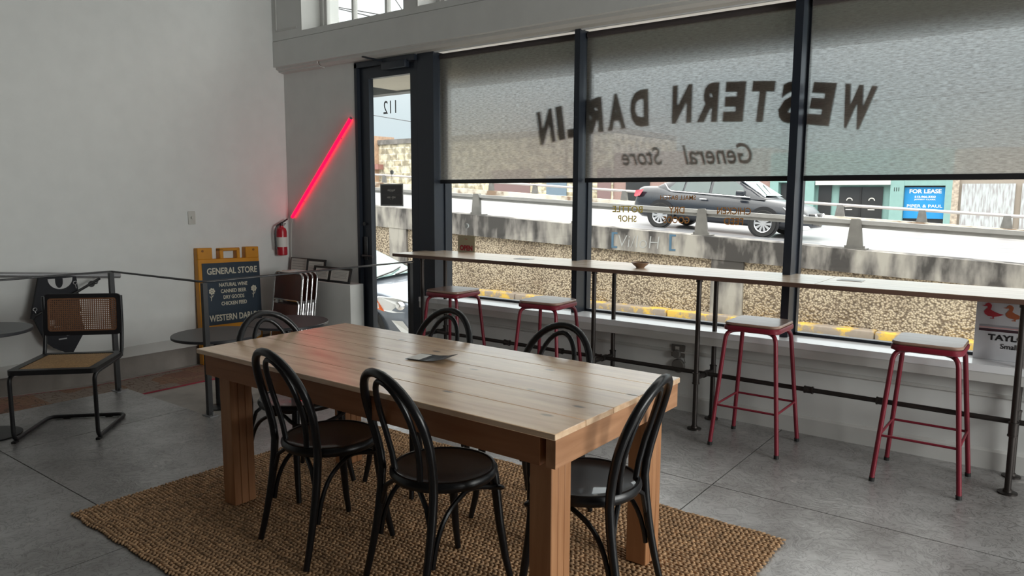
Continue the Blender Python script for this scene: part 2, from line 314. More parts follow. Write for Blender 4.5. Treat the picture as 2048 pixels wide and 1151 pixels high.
# ------------------------------------------------------------------ mesh helpers
class MB:
    def __init__(s): s.v = []; s.f = []; s.mi = []; s.sm = []
    def add(s, vs, fs, mi=0, smooth=False):
        o = len(s.v); s.v += [tuple(v) for v in vs]
        for f in fs: s.f.append([i + o for i in f]); s.mi.append(mi); s.sm.append(smooth)
        return s
    def box(s, a, b, mi=0):
        x0, y0, z0 = a; x1, y1, z1 = b
        vs = [(x0, y0, z0), (x1, y0, z0), (x1, y1, z0), (x0, y1, z0), (x0, y0, z1), (x1, y0, z1), (x1, y1, z1), (x0, y1, z1)]
        return s.add(vs, [(0, 3, 2, 1), (4, 5, 6, 7), (0, 1, 5, 4), (1, 2, 6, 5), (2, 3, 7, 6), (3, 0, 4, 7)], mi)
    def bbox(s, a, b, r, mi=0, seg=2):
        """bevelled box"""
        bm = bmesh.new(); bmesh.ops.create_cube(bm, size=1)
        for v in bm.verts:
            for i in range(3): v.co[i] = (a[i] + b[i]) / 2 + v.co[i] * (b[i] - a[i])
        bmesh.ops.bevel(bm, geom=bm.edges[:], offset=r, segments=seg, affect='EDGES', profile=.5)
        bm.verts.index_update()
        s.add([v.co[:] for v in bm.verts], [[v.index for v in f.verts] for f in bm.faces], mi, True); bm.free(); return s
    def tube(s, pts, r, n=10, mi=0, closed=False, caps=True, flat=1.0):
        """round tube along a path; r number or list"""
        P = [Vector(p) for p in pts]; k = len(P); R = r if isinstance(r, (list, tuple)) else [r] * k
        T = []
        for i in range(k):
            a = P[(i - 1) % k] if (closed or i > 0) else P[i]; b = P[(i + 1) % k] if (closed or i < k - 1) else P[i]
            T.append((b - a).normalized())
        up = Vector((0, 0, 1)) if abs(T[0].z) < .9 else Vector((0, 1, 0))
        N = (up - T[0] * up.dot(T[0])).normalized(); vs = []
        for i in range(k):
            N = (N - T[i] * N.dot(T[i])).normalized(); B = T[i].cross(N)
            for j in range(n):
                a = 2 * pi * j / n; vs.append(P[i] + N * (math.cos(a) * R[i] * flat) + B * (math.sin(a) * R[i]))
        fs = []
        for i in range(k if closed else k - 1):
            for j in range(n):
                a = i * n + j; b = i * n + (j + 1) % n; c = ((i + 1) % k) * n + (j + 1) % n; d = ((i + 1) % k) * n + j
                fs.append((a, b, c, d))
        s.add(vs, fs, mi, True)
        if caps and not closed:
            o = len(s.v) - len(vs)
            s.f.append([o + j for j in range(n)][::-1]); s.mi.append(mi); s.sm.append(False)
            s.f.append([o + (k - 1) * n + j for j in range(n)]); s.mi.append(mi); s.sm.append(False)
        return s
    def cyl(s, p, q, r, n=16, mi=0, r2=None): return s.tube([p, q], [r, r if r2 is None else r2], n, mi)
    def lathe(s, prof, c=(0, 0, 0), n=32, mi=0):
        vs = []; fs = []; k = len(prof)
        for j in range(n):
            a = 2 * pi * j / n
            for (r, z) in prof: vs.append((c[0] + r * math.cos(a), c[1] + r * math.sin(a), c[2] + z))
        for j in range(n):
            for i in range(k - 1):
                a = j * k + i; b = ((j + 1) % n) * k + i; fs.append((a, b, b + 1, a + 1))
        return s.add(vs, fs, mi, True)
    def prism(s, poly, y0, y1, mi=0, plane='XZ', smooth=False):
        """extrude polygon; plane XZ extrudes y, XY extrudes z, YZ extrudes x"""
        def V(a, b, d): return {'XZ': (a, d, b), 'XY': (a, b, d), 'YZ': (d, a, b)}[plane]
        n = len(poly); vs = [V(a, b, y0) for a, b in poly] + [V(a, b, y1) for a, b in poly]
        fs = [list(range(n))[::-1], [n + i for i in range(n)]] + [(i, (i + 1) % n, n + (i + 1) % n, n + i) for i in range(n)]
        s.add(vs, fs, mi, smooth); return s
    def build(s, name, m, parent=None, mats=None, sharp=38, loc=None, rot=None):
        me = bpy.data.meshes.new(name); me.from_pydata(s.v, [], s.f); me.update()
        for mm in (mats or [m]): me.materials.append(mm)
        me.polygons.foreach_set('material_index', s.mi); me.polygons.foreach_set('use_smooth', s.sm)
        bm = bmesh.new(); bm.from_mesh(me); bmesh.ops.recalc_face_normals(bm, faces=bm.faces); bm.to_mesh(me); bm.free()
        if any(s.sm): me.set_sharp_from_angle(angle=math.radians(sharp))
        o = bpy.data.objects.new(name, me); COL.objects.link(o)
        if parent: o.parent = parent
        if loc: o.location = loc
        if rot: o.rotation_euler = rot
        return o
def tag(o, label=None, cat=None, group=None, kind=None):
    if label: o['label'] = label
    if cat: o['category'] = cat
    if group: o['group'] = group
    if kind: o['kind'] = kind
    return o
def empty(name, loc=(0, 0, 0), rz=0, label=None, cat=None, group=None, rot=None, kind=None):
    o = bpy.data.objects.new(name, None); COL.objects.link(o); o.location = loc; o.rotation_euler = rot or (0, 0, rz); o.empty_display_size = .1
    return tag(o, label, cat, group, kind)
def kids(o): return [c for c in COL.objects if c.parent == o]
def copy_tree(o, parent=None):
    c = o.copy(); COL.objects.link(c); c.parent = parent
    for ch in kids(o): copy_tree(ch, c)
    return c
def arc(cx, cy, r, a0, a1, n=10): return [(cx + r * math.cos(a0 + (a1 - a0) * i / n), cy + r * math.sin(a0 + (a1 - a0) * i / n)) for i in range(n + 1)]
def bez(p0, p1, p2, p3, n=10):
    out = []
    for i in range(n + 1):
        t = i / n; u = 1 - t
        out.append(tuple(u ** 3 * a + 3 * u * u * t * b + 3 * u * t * t * c + t ** 3 * d for a, b, c, d in zip(p0, p1, p2, p3)))
    return out
def smooth_path(pts, rad, n=6):
    """polyline with rounded corners"""
    P = [Vector(p) for p in pts]; out = [P[0]]
    for i in range(1, len(P) - 1):
        a = (P[i - 1] - P[i]); b = (P[i + 1] - P[i]); r = min(rad, a.length * .49, b.length * .49)
        s = P[i] + a.normalized() * r; e = P[i] + b.normalized() * r
        for k in range(n + 1):
            t = k / n; out.append(s * (1 - t) ** 2 + P[i] * 2 * t * (1 - t) + e * t * t)
    out.append(P[-1]); return out
def txt(mb, s, cx, cz, w=None, h=None, M=None, bold=0, shear=0, depth=.001, mi=0, rotz=0):
    """add flat lettering centred at (cx, cz) in a local x/z plane (reads left to right along +x seen from -y); M maps local to world"""
    cu = bpy.data.curves.new('t', 'FONT'); cu.body = s; cu.size = 1; cu.align_x = 'CENTER'; cu.offset = bold; cu.shear = shear; cu.resolution_u = 3
    o = bpy.data.objects.new('t', cu); COL.objects.link(o)
    bpy.context.view_layer.update()
    me = bpy.data.meshes.new_from_object(o)
    vs = [v.co.copy() for v in me.vertices]; fs = [list(p.vertices) for p in me.polygons]
    bpy.data.objects.remove(o); bpy.data.curves.remove(cu); bpy.data.meshes.remove(me)
    x0 = min(v.x for v in vs); x1 = max(v.x for v in vs); y0 = min(v.y for v in vs); y1 = max(v.y for v in vs)
    sy = h / (y1 - y0) if h else w / (x1 - x0); sxx = w / (x1 - x0) if w else sy
    c, sn = math.cos(rotz), math.sin(rotz)
    out = []
    for v in vs:
        X = (v.x - (x0 + x1) / 2) * sxx; Z = (v.y - (y0 + y1) / 2) * sy
        p = Vector((cx + X * c - Z * sn, 0, cz + X * sn + Z * c)); out.append(M @ p if M else p)
    nrm = (M.to_3x3() @ Vector((0, 1, 0))).normalized() if M else Vector((0, 1, 0))
    n = len(out)
    back = [p + nrm * depth for p in out]
    from collections import Counter
    ec = Counter(); 
    for f in fs:
        for i in range(len(f)): ec[(f[i], f[(i + 1) % len(f)])] += 1
    F = [f for f in fs] + [[i + n for i in f][::-1] for f in fs]
    for (a, b) in ec:
        if (b, a) not in ec: F.append([b, a, a + n, b + n])
    mb.add(out + back, F, mi)

DARKWALL = mat('dark_unseen_wall', (.10, .07, .055), .7, var=.2)  # unseen rear and right walls, coloured dark to cut bounced light
# ================================================================== SETTING
XL = -6.5            # left wall
XR = 4.0             # right wall (out of frame)
YB = -3.5            # rear wall (behind the camera)
YW = 4.745           # lower front wall face
ZC = 4.6
# floor: main slab, ramp along the left wall, landing inside the door
fl = MB()
JX = [-4.84, -3.118, -1.40, .32, 2.04]; JY = [-2.63, -.56, 1.507, 3.575]
g = .006
def slab(x0, x1, y0, y1):
    xs = [x0] + [j for j in JX if x0 < j < x1] + [x1]; ys = [y0] + [j for j in JY if y0 < j < y1] + [y1]
    for i in range(len(xs) - 1):
        for j in range(len(ys) - 1):
            a, b, c, d = xs[i] + (g / 2 if i else 0), xs[i + 1] - (g / 2 if i < len(xs) - 2 else 0), ys[j] + (g / 2 if j else 0), ys[j + 1] - (g / 2 if j < len(ys) - 2 else 0)
            fl.box((a, c, -.03), (b, d, 0), 0)
slab(-5.72, XR, YB, 2.63)
slab(-4.60, XR, 2.63, 5.0)
fl.box((-5.70, YB, -.3), (XR, 2.62, -.012), 3)
fl.box((-4.60, 2.62, -.3), (XR, 5.0, -.012), 3)
# ramp strip
LZ = -.105
yr = 1.1
fl.add([(XL, YB, 0), (-5.70, YB, 0), (-5.70, yr, 0), (XL, yr, 0), (XL, 2.63, LZ), (-5.70, 2.63, LZ), (XL, 4.98, LZ), (-4.60, 4.98, LZ), (-4.60, 2.63, LZ)],
       [(0, 1, 2, 3), (3, 2, 5, 4), (4, 5, 8, 7, 6)], 1)
fl.box((XL, YB, -.4), (XR, 5.0, -.3), 2)
fl = fl.build('floor', None, mats=[CONCRETE, CONCRETE_PALE, CONCRETE_STEM, mat('joint_dark', (.02, .018, .016), .8)])
tag(fl, 'grey polished concrete floor with saw-cut joints, stepped down beside the left wall', 'floor', kind='structure')

wl_ = MB()
wl_.box((XL - .2, YB, -.4), (XL, 5.0, .075), 1); wl_.box((XL - .2, YB, .075), (XL + .004, 5.0, ZC), 0)
tag(wl_.build('wall_left', None, mats=[WHITE, CONCRETE_STEM]), 'white painted wall on the left above a concrete stem wall', 'wall', kind='structure')
bb = MB(); bb.box((XL + .004, YB, .075), (XL + .018, 4.70, .165))
tag(bb.build('baseboard_left', WHITE_TRIM), 'white baseboard along the left wall', 'baseboard', kind='structure')
tag(MB().box((XR, YB, -.3), (XR + .2, 5.0, ZC)).build('wall_right', DARKWALL), kind='structure')
tag(MB().box((XL - .2, YB - .2, -.3), (XR + .2, YB, ZC)).build('wall_rear', DARKWALL), kind='structure')
tag(MB().box((XL - .2, YB - .2, ZC), (XR + .2, 5.3, ZC + .2)).build('ceiling', mat('ceiling_paint', (.28, .28, .27), .7)), kind='structure')

# front wall: return left of the door, low wall under the windows, header beam, clerestory wall
YG = 4.90
fw = MB()
fw.box((XL, 4.72, -.3), (-5.62, 5.0, 2.70)); fw.box((-5.62, 4.72, -.3), (-5.43, 4.80, 2.70))
fw.box((-4.50, YW, -.3), (XR, 5.0, .56))
fw.box((-4.56, 4.70, -.3), (-4.44, 5.0, .50))
CB, CT = 3.045, 4.35
fw.box((XL, 4.60, 2.743), (XR, 5.06, 2.985)); fw.box((XL, 4.612, 2.98), (XR, 5.06, 2.992)); fw.box((XL, 4.604, 2.99), (XR, 5.06, CB))
fw.box((XL, 4.604, CT), (XR, 5.06, ZC))
xs = [(-6.5, -6.03)]
x = -6.03
cl_open = []
while x + 1.37 < XR:
    cl_open.append((x, x + 1.37)); xs.append((x + 1.37, x + 1.54)); x += 1.54
xs.append((x, XR)) if x < XR else None
for a, b in xs[:-1]: fw.box((a, 4.604, CB), (min(b, XR), 5.06, CT))
fw.box((xs[-1][0], 4.604, CB), (XR, 5.06, CT)) if xs[-1][0] < XR else None
tag(fw.build('wall_front', WHITE), 'white front wall with a deep header beam over the shop windows', 'wall', kind='structure')
t = MB(); t.prism([(4.63, 2.743), (4.63, 2.725), (4.66, 2.712), (4.66, 2.70), (4.72, 2.69), (4.72, 2.743)], XL, -5.85, plane='YZ')
t.prism([(4.64, 2.743), (4.64, 2.72), (4.67, 2.70), (4.76, 2.70), (4.76, 2.743)], -5.83, XR, plane='YZ')
tag(t.build('trim_1', WHITE_TRIM), 'white moulded trim under the header beam', 'trim', kind='structure')
t = MB(); t.box((-6.44, 4.596, 3.09), (-6.42, 4.606, 4.3)); t.box((-6.44, 4.596, 3.075), (-6.10, 4.606, 3.09))
tag(t.build('trim_2', WHITE_TRIM), 'thin white panel moulding beside the upper windows', 'trim', kind='structure')
# sill, apron fascia, panel moulding, base board
t = MB(); t.box((-4.55, 4.635, .56), (XR, 4.955, .60)); t = t.build('trim_3', BRIGHT_SILL); tag(t, 'glossy white window sill board', 'window sill', kind='structure')
t = MB(); t.box((-4.55, 4.64, .505), (XR, 4.75, .5605)); t.box((-4.5, 4.735, .405), (XR, 4.748, .425)); t.box((-4.5, 4.730, .408), (XR, 4.74, .416))
tag(t.build('trim_4', WHITE_TRIM), 'white apron board and moulding below the window sill', 'trim', kind='structure')
t = MB(); t.prism([(4.73, 0), (4.73, .10), (4.74, .115), (4.75, .115), (4.75, 0)], -4.56, XR, plane='YZ')
tag(t.build('baseboard_front', WHITE_TRIM), 'white baseboard under the windows', 'baseboard', kind='structure')
t = MB(); t.bbox((XL + .01, 4.56, LZ), (-5.37, 4.725, .645), .004)
tag(t.build('trim_5', WHITE), 'low white boxed ledge with a chipped corner beside the door', 'ledge', kind='structure')

# windows
MUL = [(-4.65, -4.46), (-3.035, -2.989), (-1.452, -1.403), (.13, .18), (1.72, 1.77), (3.3, 3.35)]
names = ['left of the three street windows', 'middle street window', 'right street window beside the duck sign']
for i in range(5):
    xa, xb = MUL[i][1], MUL[i + 1][0]
    wroot = empty('window_%d' % (i + 1), ((xa + xb) / 2, YG, .6), kind='structure')
    if i < 3: tag(wroot, 'large fixed glass pane, the ' + names[i], 'window')
    def W(mb): return mb
    ox, oy, oz = wroot.location
    f = MB()
    f.box((xa - ox, -.02, 0), (xa - ox + .012, .03, 2.10)); f.box((xb - ox - .012, -.02, 0), (xb - ox, .03, 2.10))
    f.box((xa - ox, -.02, .0), (xb - ox, .03, .018)); f.box((xa - ox, -.02, 2.08), (xb - ox, .03, 2.10))
    f.build('window_frame', FRAME_DARK, wroot)
    MB().box((xa - ox + .005, 0, .01), (xb - ox - .005, .008, 2.09)).build('pane', GLASS, wroot)
    m = MB().box((xb - ox, 4.75 - oy, .0), (MUL[i + 1][1] - ox, .06, 2.10)); m.build('mullion', FRAME_DARK, wroot)
    if i == 0: MB().box((MUL[0][0] - ox, 4.75 - oy, -.55), (MUL[0][1] - ox, .08, 2.10)).build('corner_post', FRAME_DARK, wroot)
# clerestory windows
for i, (a, b) in enumerate(cl_open):
    r = empty('window_%d' % (6 + i), (a, 4.82, CB), kind='structure')
    if i < 2: tag(r, 'white framed upper window, %s' % ('nearest the left wall' if i == 0 else 'second from the left wall'), 'window')
    L_ = b - a; f = MB()
    f.box((0, -.22, -.002), (.004, 0, 1.30)); 
    f.box((0, 0, 0), (.05, .08, 1.305)); f.box((L_ - .04, 0, 0), (L_, .08, 1.305)); f.box((.05, .02, 0), (.085, .06, 1.305)); f.box((0, 0, 0), (L_, .08, .025)); f.box((0, 0, 1.27), (L_, .08, 1.305))
    for xx in (.47, .92): f.box((xx - .014, .01, 0), (xx + .014, .06, 1.3))
    f.box((0, .01, .64), (L_, .06, .67))
    f.build('window_frame', WHITE_TRIM, r)
    MB().box((.02, .03, .01), (L_ - .02, .036, 1.29)).build('pane', GLASS, r)

# door
d = empty('door_1', (-5.04, 4.79, LZ), kind='structure', label='tall black framed glass door with the mirrored number 112', cat='door')
f = MB()
f.box((-.388, -.074, 0), (-.355, .05, 2.79)); f.box((.355, -.04, 0), (.389, .05, 2.79)); f.box((-.388, -.074, 2.75), (.389, .05, 2.80))
f.build('door_frame', FRAME_DARK, d)
f = MB()
f.box((-.352, -.035, .01), (-.235, .02, 2.745)); f.box((.30, -.035, .01), (.352, .02, 2.745)); f.box((-.236, -.035, 2.65), (.301, .02, 2.745)); f.box((-.236, -.035, .01), (.301, .02, .20))
f.build('door_leaf', FRAME_DARK, d)
MB().box((-.24, -.005, .19), (.305, .003, 2.66)).build('pane', GLASS, d)
h = MB(); h.bbox((-.33, -.05, .98), (-.285, -.034, 1.20), .004); h.cyl((-.31, -.035, 1.02), (-.31, -.09, 1.02), .011); h.tube(smooth_path([(-.31, -.085, 1.02), (-.19, -.085, 1.02), (-.17, -.085, 1.015)], .02), .009)
h.cyl((-.31, -.05, 1.32), (-.31, -.06, 1.32), .016)
h.build('door_handle', STEEL, d)
h = MB(); h.bbox((-.0, -.10, 2.70), (.30, -.04, 2.765), .006); h.tube([(.02, -.10, 2.775), (-.09, -.16, 2.80), (-.20, -.14, 2.83)], .009); h.build('door_closer', FRAME_DARK, d)
n_ = MB(); txt(n_, '112', 0, 0, .165, .115, Matrix.Translation((-.005, .006, 2.385)) @ Matrix.Rotation(pi, 4, 'Z'), bold=.0)
n_.build('number', BLACK, d)

# ================================================================== ROLLER SHADES
lab = ['grey roller shade in the left window next to the door', 'grey roller shade in the middle window, lettering shadow across it', 'grey roller shade in the right window, topmost edge cut by the picture']
for i, (a, b) in enumerate([(-4.455, -3.04), (-2.975, -1.457), (-1.375, .125), (.19, 1.715), (1.78, 3.295)]):
    r = empty('roller_shade', ((a + b) / 2, 4.83, 1.60), label=lab[i] if i < 3 else 'grey roller shade in a window right of the picture', cat='roller shade', group='roller shades in the street windows')
    hw = (b - a) / 2
    sh = MB(); sh.add([(-hw, 0, .02), (hw, 0, .02), (hw, 0, 1.05), (-hw, 0, 1.05)], [(0, 1, 2, 3)]); sh.build('fabric', SHADE, r)
    MB().bbox((-hw, -.008, -.012), (hw, .01, .022), .003).build('hem_bar', BLACK, r)
    rl = MB(); rl.cyl((-hw, .02, 1.065), (hw, .02, 1.065), .028); rl.build('roller', mat('roller_dark', (.06, .05, .05), .6), r)
t = MB(); t.box((-4.46, 4.765, 2.694), (3.3, 4.785, 2.712)); tag(t.build('light_leak_strip', BRIGHT_SILL), 'thin white strip standing in for daylight leaking above the shades', 'trim', kind='structure')  # daylight leaking over the shades, put in as a bright strip

# ================================================================== WINDOW LETTERING (painted on the street side of the glass)
def glassM(x, z, y=YG + .012): return Matrix.Translation((x, y, z)) @ Matrix.Rotation(pi, 4, 'Z')
def arch_text():
    s = 'WESTERN DARLIN'; out = [MB(), MB()]; k = 0
    Rr = 6.8; cx = -2.235; zc = 2.125
    wds = {'W': 1.25, 'I': .45, ' ': .75, 'E': .95, 'L': .9}
    tot = sum(wds.get(c, 1) for c in s); span = 2.50; u = span / tot; acc = 0
    for c in s:
        wc = wds.get(c, 1) * u
        if c == ' ': k = 1
        else:
            a = (acc + wc / 2 - span / 2) / Rr      # positive angle = reader's right = -x
            txt(out[k], c, 0, 0, wc * .80, .262, glassM(cx - Rr * math.sin(a), zc + Rr * (math.cos(a) - 1)) @ Matrix.Rotation(a, 4, 'Y'), bold=.06, depth=.0015)
        acc += wc
    return out
wa_, wb2_ = arch_text()
tag(wa_.build('window_lettering', LETTER_RED), 'large arched word WESTERN on the window glass, seen from behind through the shade', 'window sign')
tag(wb2_.build('window_lettering', LETTER_RED), 'large arched word DARLIN on the window glass, seen from behind through the shade', 'window sign')
mb = MB(); txt(mb, 'General', 0, 0, .50, .14, glassM(-1.98, 1.775), bold=.02, shear=.35)
tag(mb.build('script_lettering', LETTER_RED), 'slanted word General on the glass below the big letters, seen from behind', 'window sign')
mb = MB(); txt(mb, 'Store', 0, 0, .33, .13, glassM(-2.54, 1.775), bold=.02, shear=.35)
tag(mb.build('script_lettering', LETTER_RED), 'slanted word Store on the glass below the big letters, seen from behind', 'window sign')
def words(name, lines, x, wds, zs, h, m, label):
    mb = MB()
    for s, z, w_ in zip(lines, zs, wds): txt(mb, s, 0, 0, w_, h, glassM(x, z), bold=.012)
    return tag(mb.build(name, m), label, 'window sign', 'goods lettering on the middle window')
words('goods_lettering', ['BOTTLE', 'SHOP'], -2.655, [.25, .155], [1.392, 1.322], .048, GOLD, 'gold BOTTLE SHOP lettering low on the middle window, seen from behind')
words('goods_lettering', ['DRY', 'GOODS'], -2.262, [.12, .20], [1.392, 1.322], .048, GOLD_BR, 'copper DRY GOODS lettering low on the middle window, seen from behind')
words('goods_lettering', ['CHICKEN', 'FEED'], -1.845, [.235, .135], [1.392, 1.322], .048, GOLD_BR, 'copper CHICKEN FEED lettering low on the middle window, seen from behind')
words('goods_lettering', ['SMALL BATCH'], -2.255, [.27], [1.48], .032, GOLD_BR, 'small copper SMALL BATCH lettering on the middle window above the goods words')

# ================================================================== TABLE
tb = empty('dining_table', (-2.2525, 2.29, .015), label='large rectangular pine dining table with thick square legs on the jute rug', cat='table')
def tl(x, y): return x + 2.2525, y - 2.29
X0, X1, Y0, Y1, ZT = -3.28, -1.225, 1.838, 2.745, .75
tp = MB(); ys = [1.838, 2.02, 2.202, 2.388, 2.577, 2.745]
for i in range(5): tp.bbox((X0 + 2.2525, ys[i] - 2.29 + (.0012 if i else 0), ZT - .022), (X1 + 2.2525, ys[i + 1] - 2.29 - (.0012 if i < 4 else 0), ZT), .002, seg=1)
tp.build('tabletop', TABLE_TOP, tb)
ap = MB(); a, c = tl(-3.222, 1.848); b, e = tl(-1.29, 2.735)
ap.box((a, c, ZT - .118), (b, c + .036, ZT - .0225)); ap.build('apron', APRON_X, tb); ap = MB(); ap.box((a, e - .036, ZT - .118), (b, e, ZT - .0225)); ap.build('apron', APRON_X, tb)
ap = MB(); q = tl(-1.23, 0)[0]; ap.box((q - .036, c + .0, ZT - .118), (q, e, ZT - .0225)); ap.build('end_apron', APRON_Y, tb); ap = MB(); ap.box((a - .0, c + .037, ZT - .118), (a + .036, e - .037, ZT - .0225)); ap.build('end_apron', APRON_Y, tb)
def leg(x0, y0, sx_, sy_):
    """two boards screwed together in an L; x0,y0 outer corner, signs point inwards"""
    m = MB()
    def bx(xa, ya, xb, yb):
        m.bbox((min(xa, xb), min(ya, yb), 0), (max(xa, xb), max(ya, yb), ZT - .023), .003, seg=1)
    bx(x0, y0, x0 + sx_ * .089, y0 + sy_ * .038); bx(x0, y0 + sy_ * .0385, x0 + sx_ * .089, y0 + sy_ * .076); bx(x0 + sx_ * .0, y0 + sy_ * .0765, x0 + sx_ * .089, y0 + sy_ * .115)
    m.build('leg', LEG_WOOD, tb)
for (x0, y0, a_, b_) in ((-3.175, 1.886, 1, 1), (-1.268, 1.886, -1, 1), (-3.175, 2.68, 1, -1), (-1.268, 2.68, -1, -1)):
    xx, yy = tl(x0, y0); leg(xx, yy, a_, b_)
mn = MB()
mn.prism([(-.10, .002), (-.05, .0035), (.0, .003), (.05, .008), (.10, .02), (.10, .0215), (.05, .0095), (0, .0045), (-.05, .005), (-.10, .0035)], -.062, .062, 0)
o = mn.build('menu', mat('dark_menu_card', (.02, .02, .022), .25), loc=(-2.245, 2.365, .766), rot=(0, 0, math.radians(10)))
tag(o, 'black laminated menu card lying on the big pine table', 'menu')
o2 = MB().box((-.095, -.058, .0052), (-.03, .05, .0056)).build('print_glare_block', PAPER, o)  # white glare at one end of the menu, painted as a pale block

# ================================================================== JUTE RUG
def rug():
    x0, x1, y0, y1 = -3.64, -.90, 1.375, 3.17
    mb = MB(); mb.box((x0 + .01, y0 + .01, 0.001), (x1 - .01, y1 - .01, .006))
    rows = 96; cols = 124; py = (y1 - y0) / rows; px = (x1 - x0) / cols
    ico = bmesh.new(); bmesh.ops.create_icosphere(ico, subdivisions=1, radius=1); iv = [v.co.copy() for v in ico.verts]; ico.verts.index_update(); jf = [[v.index for v in f.verts] for f in ico.faces]; ico.free()
    for j in range(rows):
        for i in range(cols):
            cx = x0 + (i + .5 + (.5 if j % 2 else 0) * .6) * px + random.uniform(-.002, .002); cy = y0 + (j + .5) * py + random.uniform(-.002, .002) + .004 * math.sin(i * .6)
            a = math.radians(32 if j % 2 else -32) + random.uniform(-.3, .3); c, s = math.cos(a), math.sin(a)
            sx_, sy_, sz = px * .66, py * .44, .0072 * random.uniform(.8, 1.2)
            mb.add([(cx + (v.x * sx_) * c - (v.y * sy_) * s, cy + (v.x * sx_) * s + (v.y * sy_) * c, .0075 + v.z * sz) for v in iv], jf, 0, True)
    return mb
JUTE = mat('jute', (.42, .26, .14), .8, var=.42, vscale=38, bump=.3, bscale=500)
o = rug().build('jute_rug', JUTE, sharp=180); tag(o, 'large woven brown jute rug under the pine table', 'rug')

# runner on the ramp
def runner_mat():
    m, nt, b = newmat('faded_runner'); N = nt.nodes; L = nt.links
    t = N.new('ShaderNodeTexCoord'); mp = N.new('ShaderNodeMapping'); mp.inputs['Scale'].default_value = (3.5, 3.5, 1); L.new(t.outputs['Object'], mp.inputs['Vector'])
    vo = N.new('ShaderNodeTexVoronoi'); vo.distance = 'CHEBYCHEV'; vo.inputs['Scale'].default_value = 1; vo.inputs['Randomness'].default_value = .7; L.new(mp.outputs[0], vo.inputs['Vector'])
    r = N.new('ShaderNodeValToRGB'); r.color_ramp.interpolation = 'CONSTANT'; e = r.color_ramp.elements
    e[0].position = 0; e[0].color = (.27, .155, .10, 1); e[1].position = .4; e[1].color = (.27, .22, .185, 1); k = e.new(.8); k.color = (.24, .12, .085, 1)
    L.new(vo.outputs['Color'], r.inputs['Fac'])
    v2 = N.new('ShaderNodeTexVoronoi'); v2.distance = 'CHEBYCHEV'; v2.feature = 'DISTANCE_TO_EDGE'; v2.inputs['Randomness'].default_value = .7; L.new(mp.outputs[0], v2.inputs['Vector'])
    lt = N.new('ShaderNodeMath'); lt.operation = 'LESS_THAN'; lt.inputs[1].default_value = .035; L.new(v2.outputs['Distance'], lt.inputs[0])
    mx = N.new('ShaderNodeMix'); mx.data_type = 'RGBA'; L.new(lt.outputs[0], mx.inputs['Factor']); L.new(r.outputs['Color'], mx.inputs['A']); mx.inputs['B'].default_value = (.14, .085, .06, 1)
    L.new(mx.outputs['Result'], b.inputs['Base Color']); b.inputs['Roughness'].default_value = .9
    return m
rn = MB()
def rampz(y): return 0 if y < yr else LZ * min(1, (y - yr) / (2.63 - yr))
ysr = [.2, yr, 1.6, 2.1, 2.63, 4.30]
for xa, xb, mi in ((-6.40, -6.385, 1), (-6.385, -5.845, 0), (-5.845, -5.825, 1)):
    vs = []; 
    for y in ysr: vs += [(xa, y, rampz(y) + .002), (xb, y, rampz(y) + .002), (xb, y, rampz(y) + .009), (xa, y, rampz(y) + .009)]
    fs = [(0, 1, 2, 3)]
    for i in range(len(ysr) - 1):
        for k in range(4): fs.append((i * 4 + k, i * 4 + (k + 1) % 4, i * 4 + 4 + (k + 1) % 4, i * 4 + 4 + k))
    o_ = (len(ysr) - 1) * 4; fs.append((o_ + 3, o_ + 2, o_ + 1, o_)); rn.add(vs, fs, mi)
o = rn.build('runner_rug', None, mats=[runner_mat(), mat('runner_red_edge', (.30, .03, .05), .9)])
tag(o, 'long faded red and tan patterned runner rug on the ramp by the left wall', 'rug')

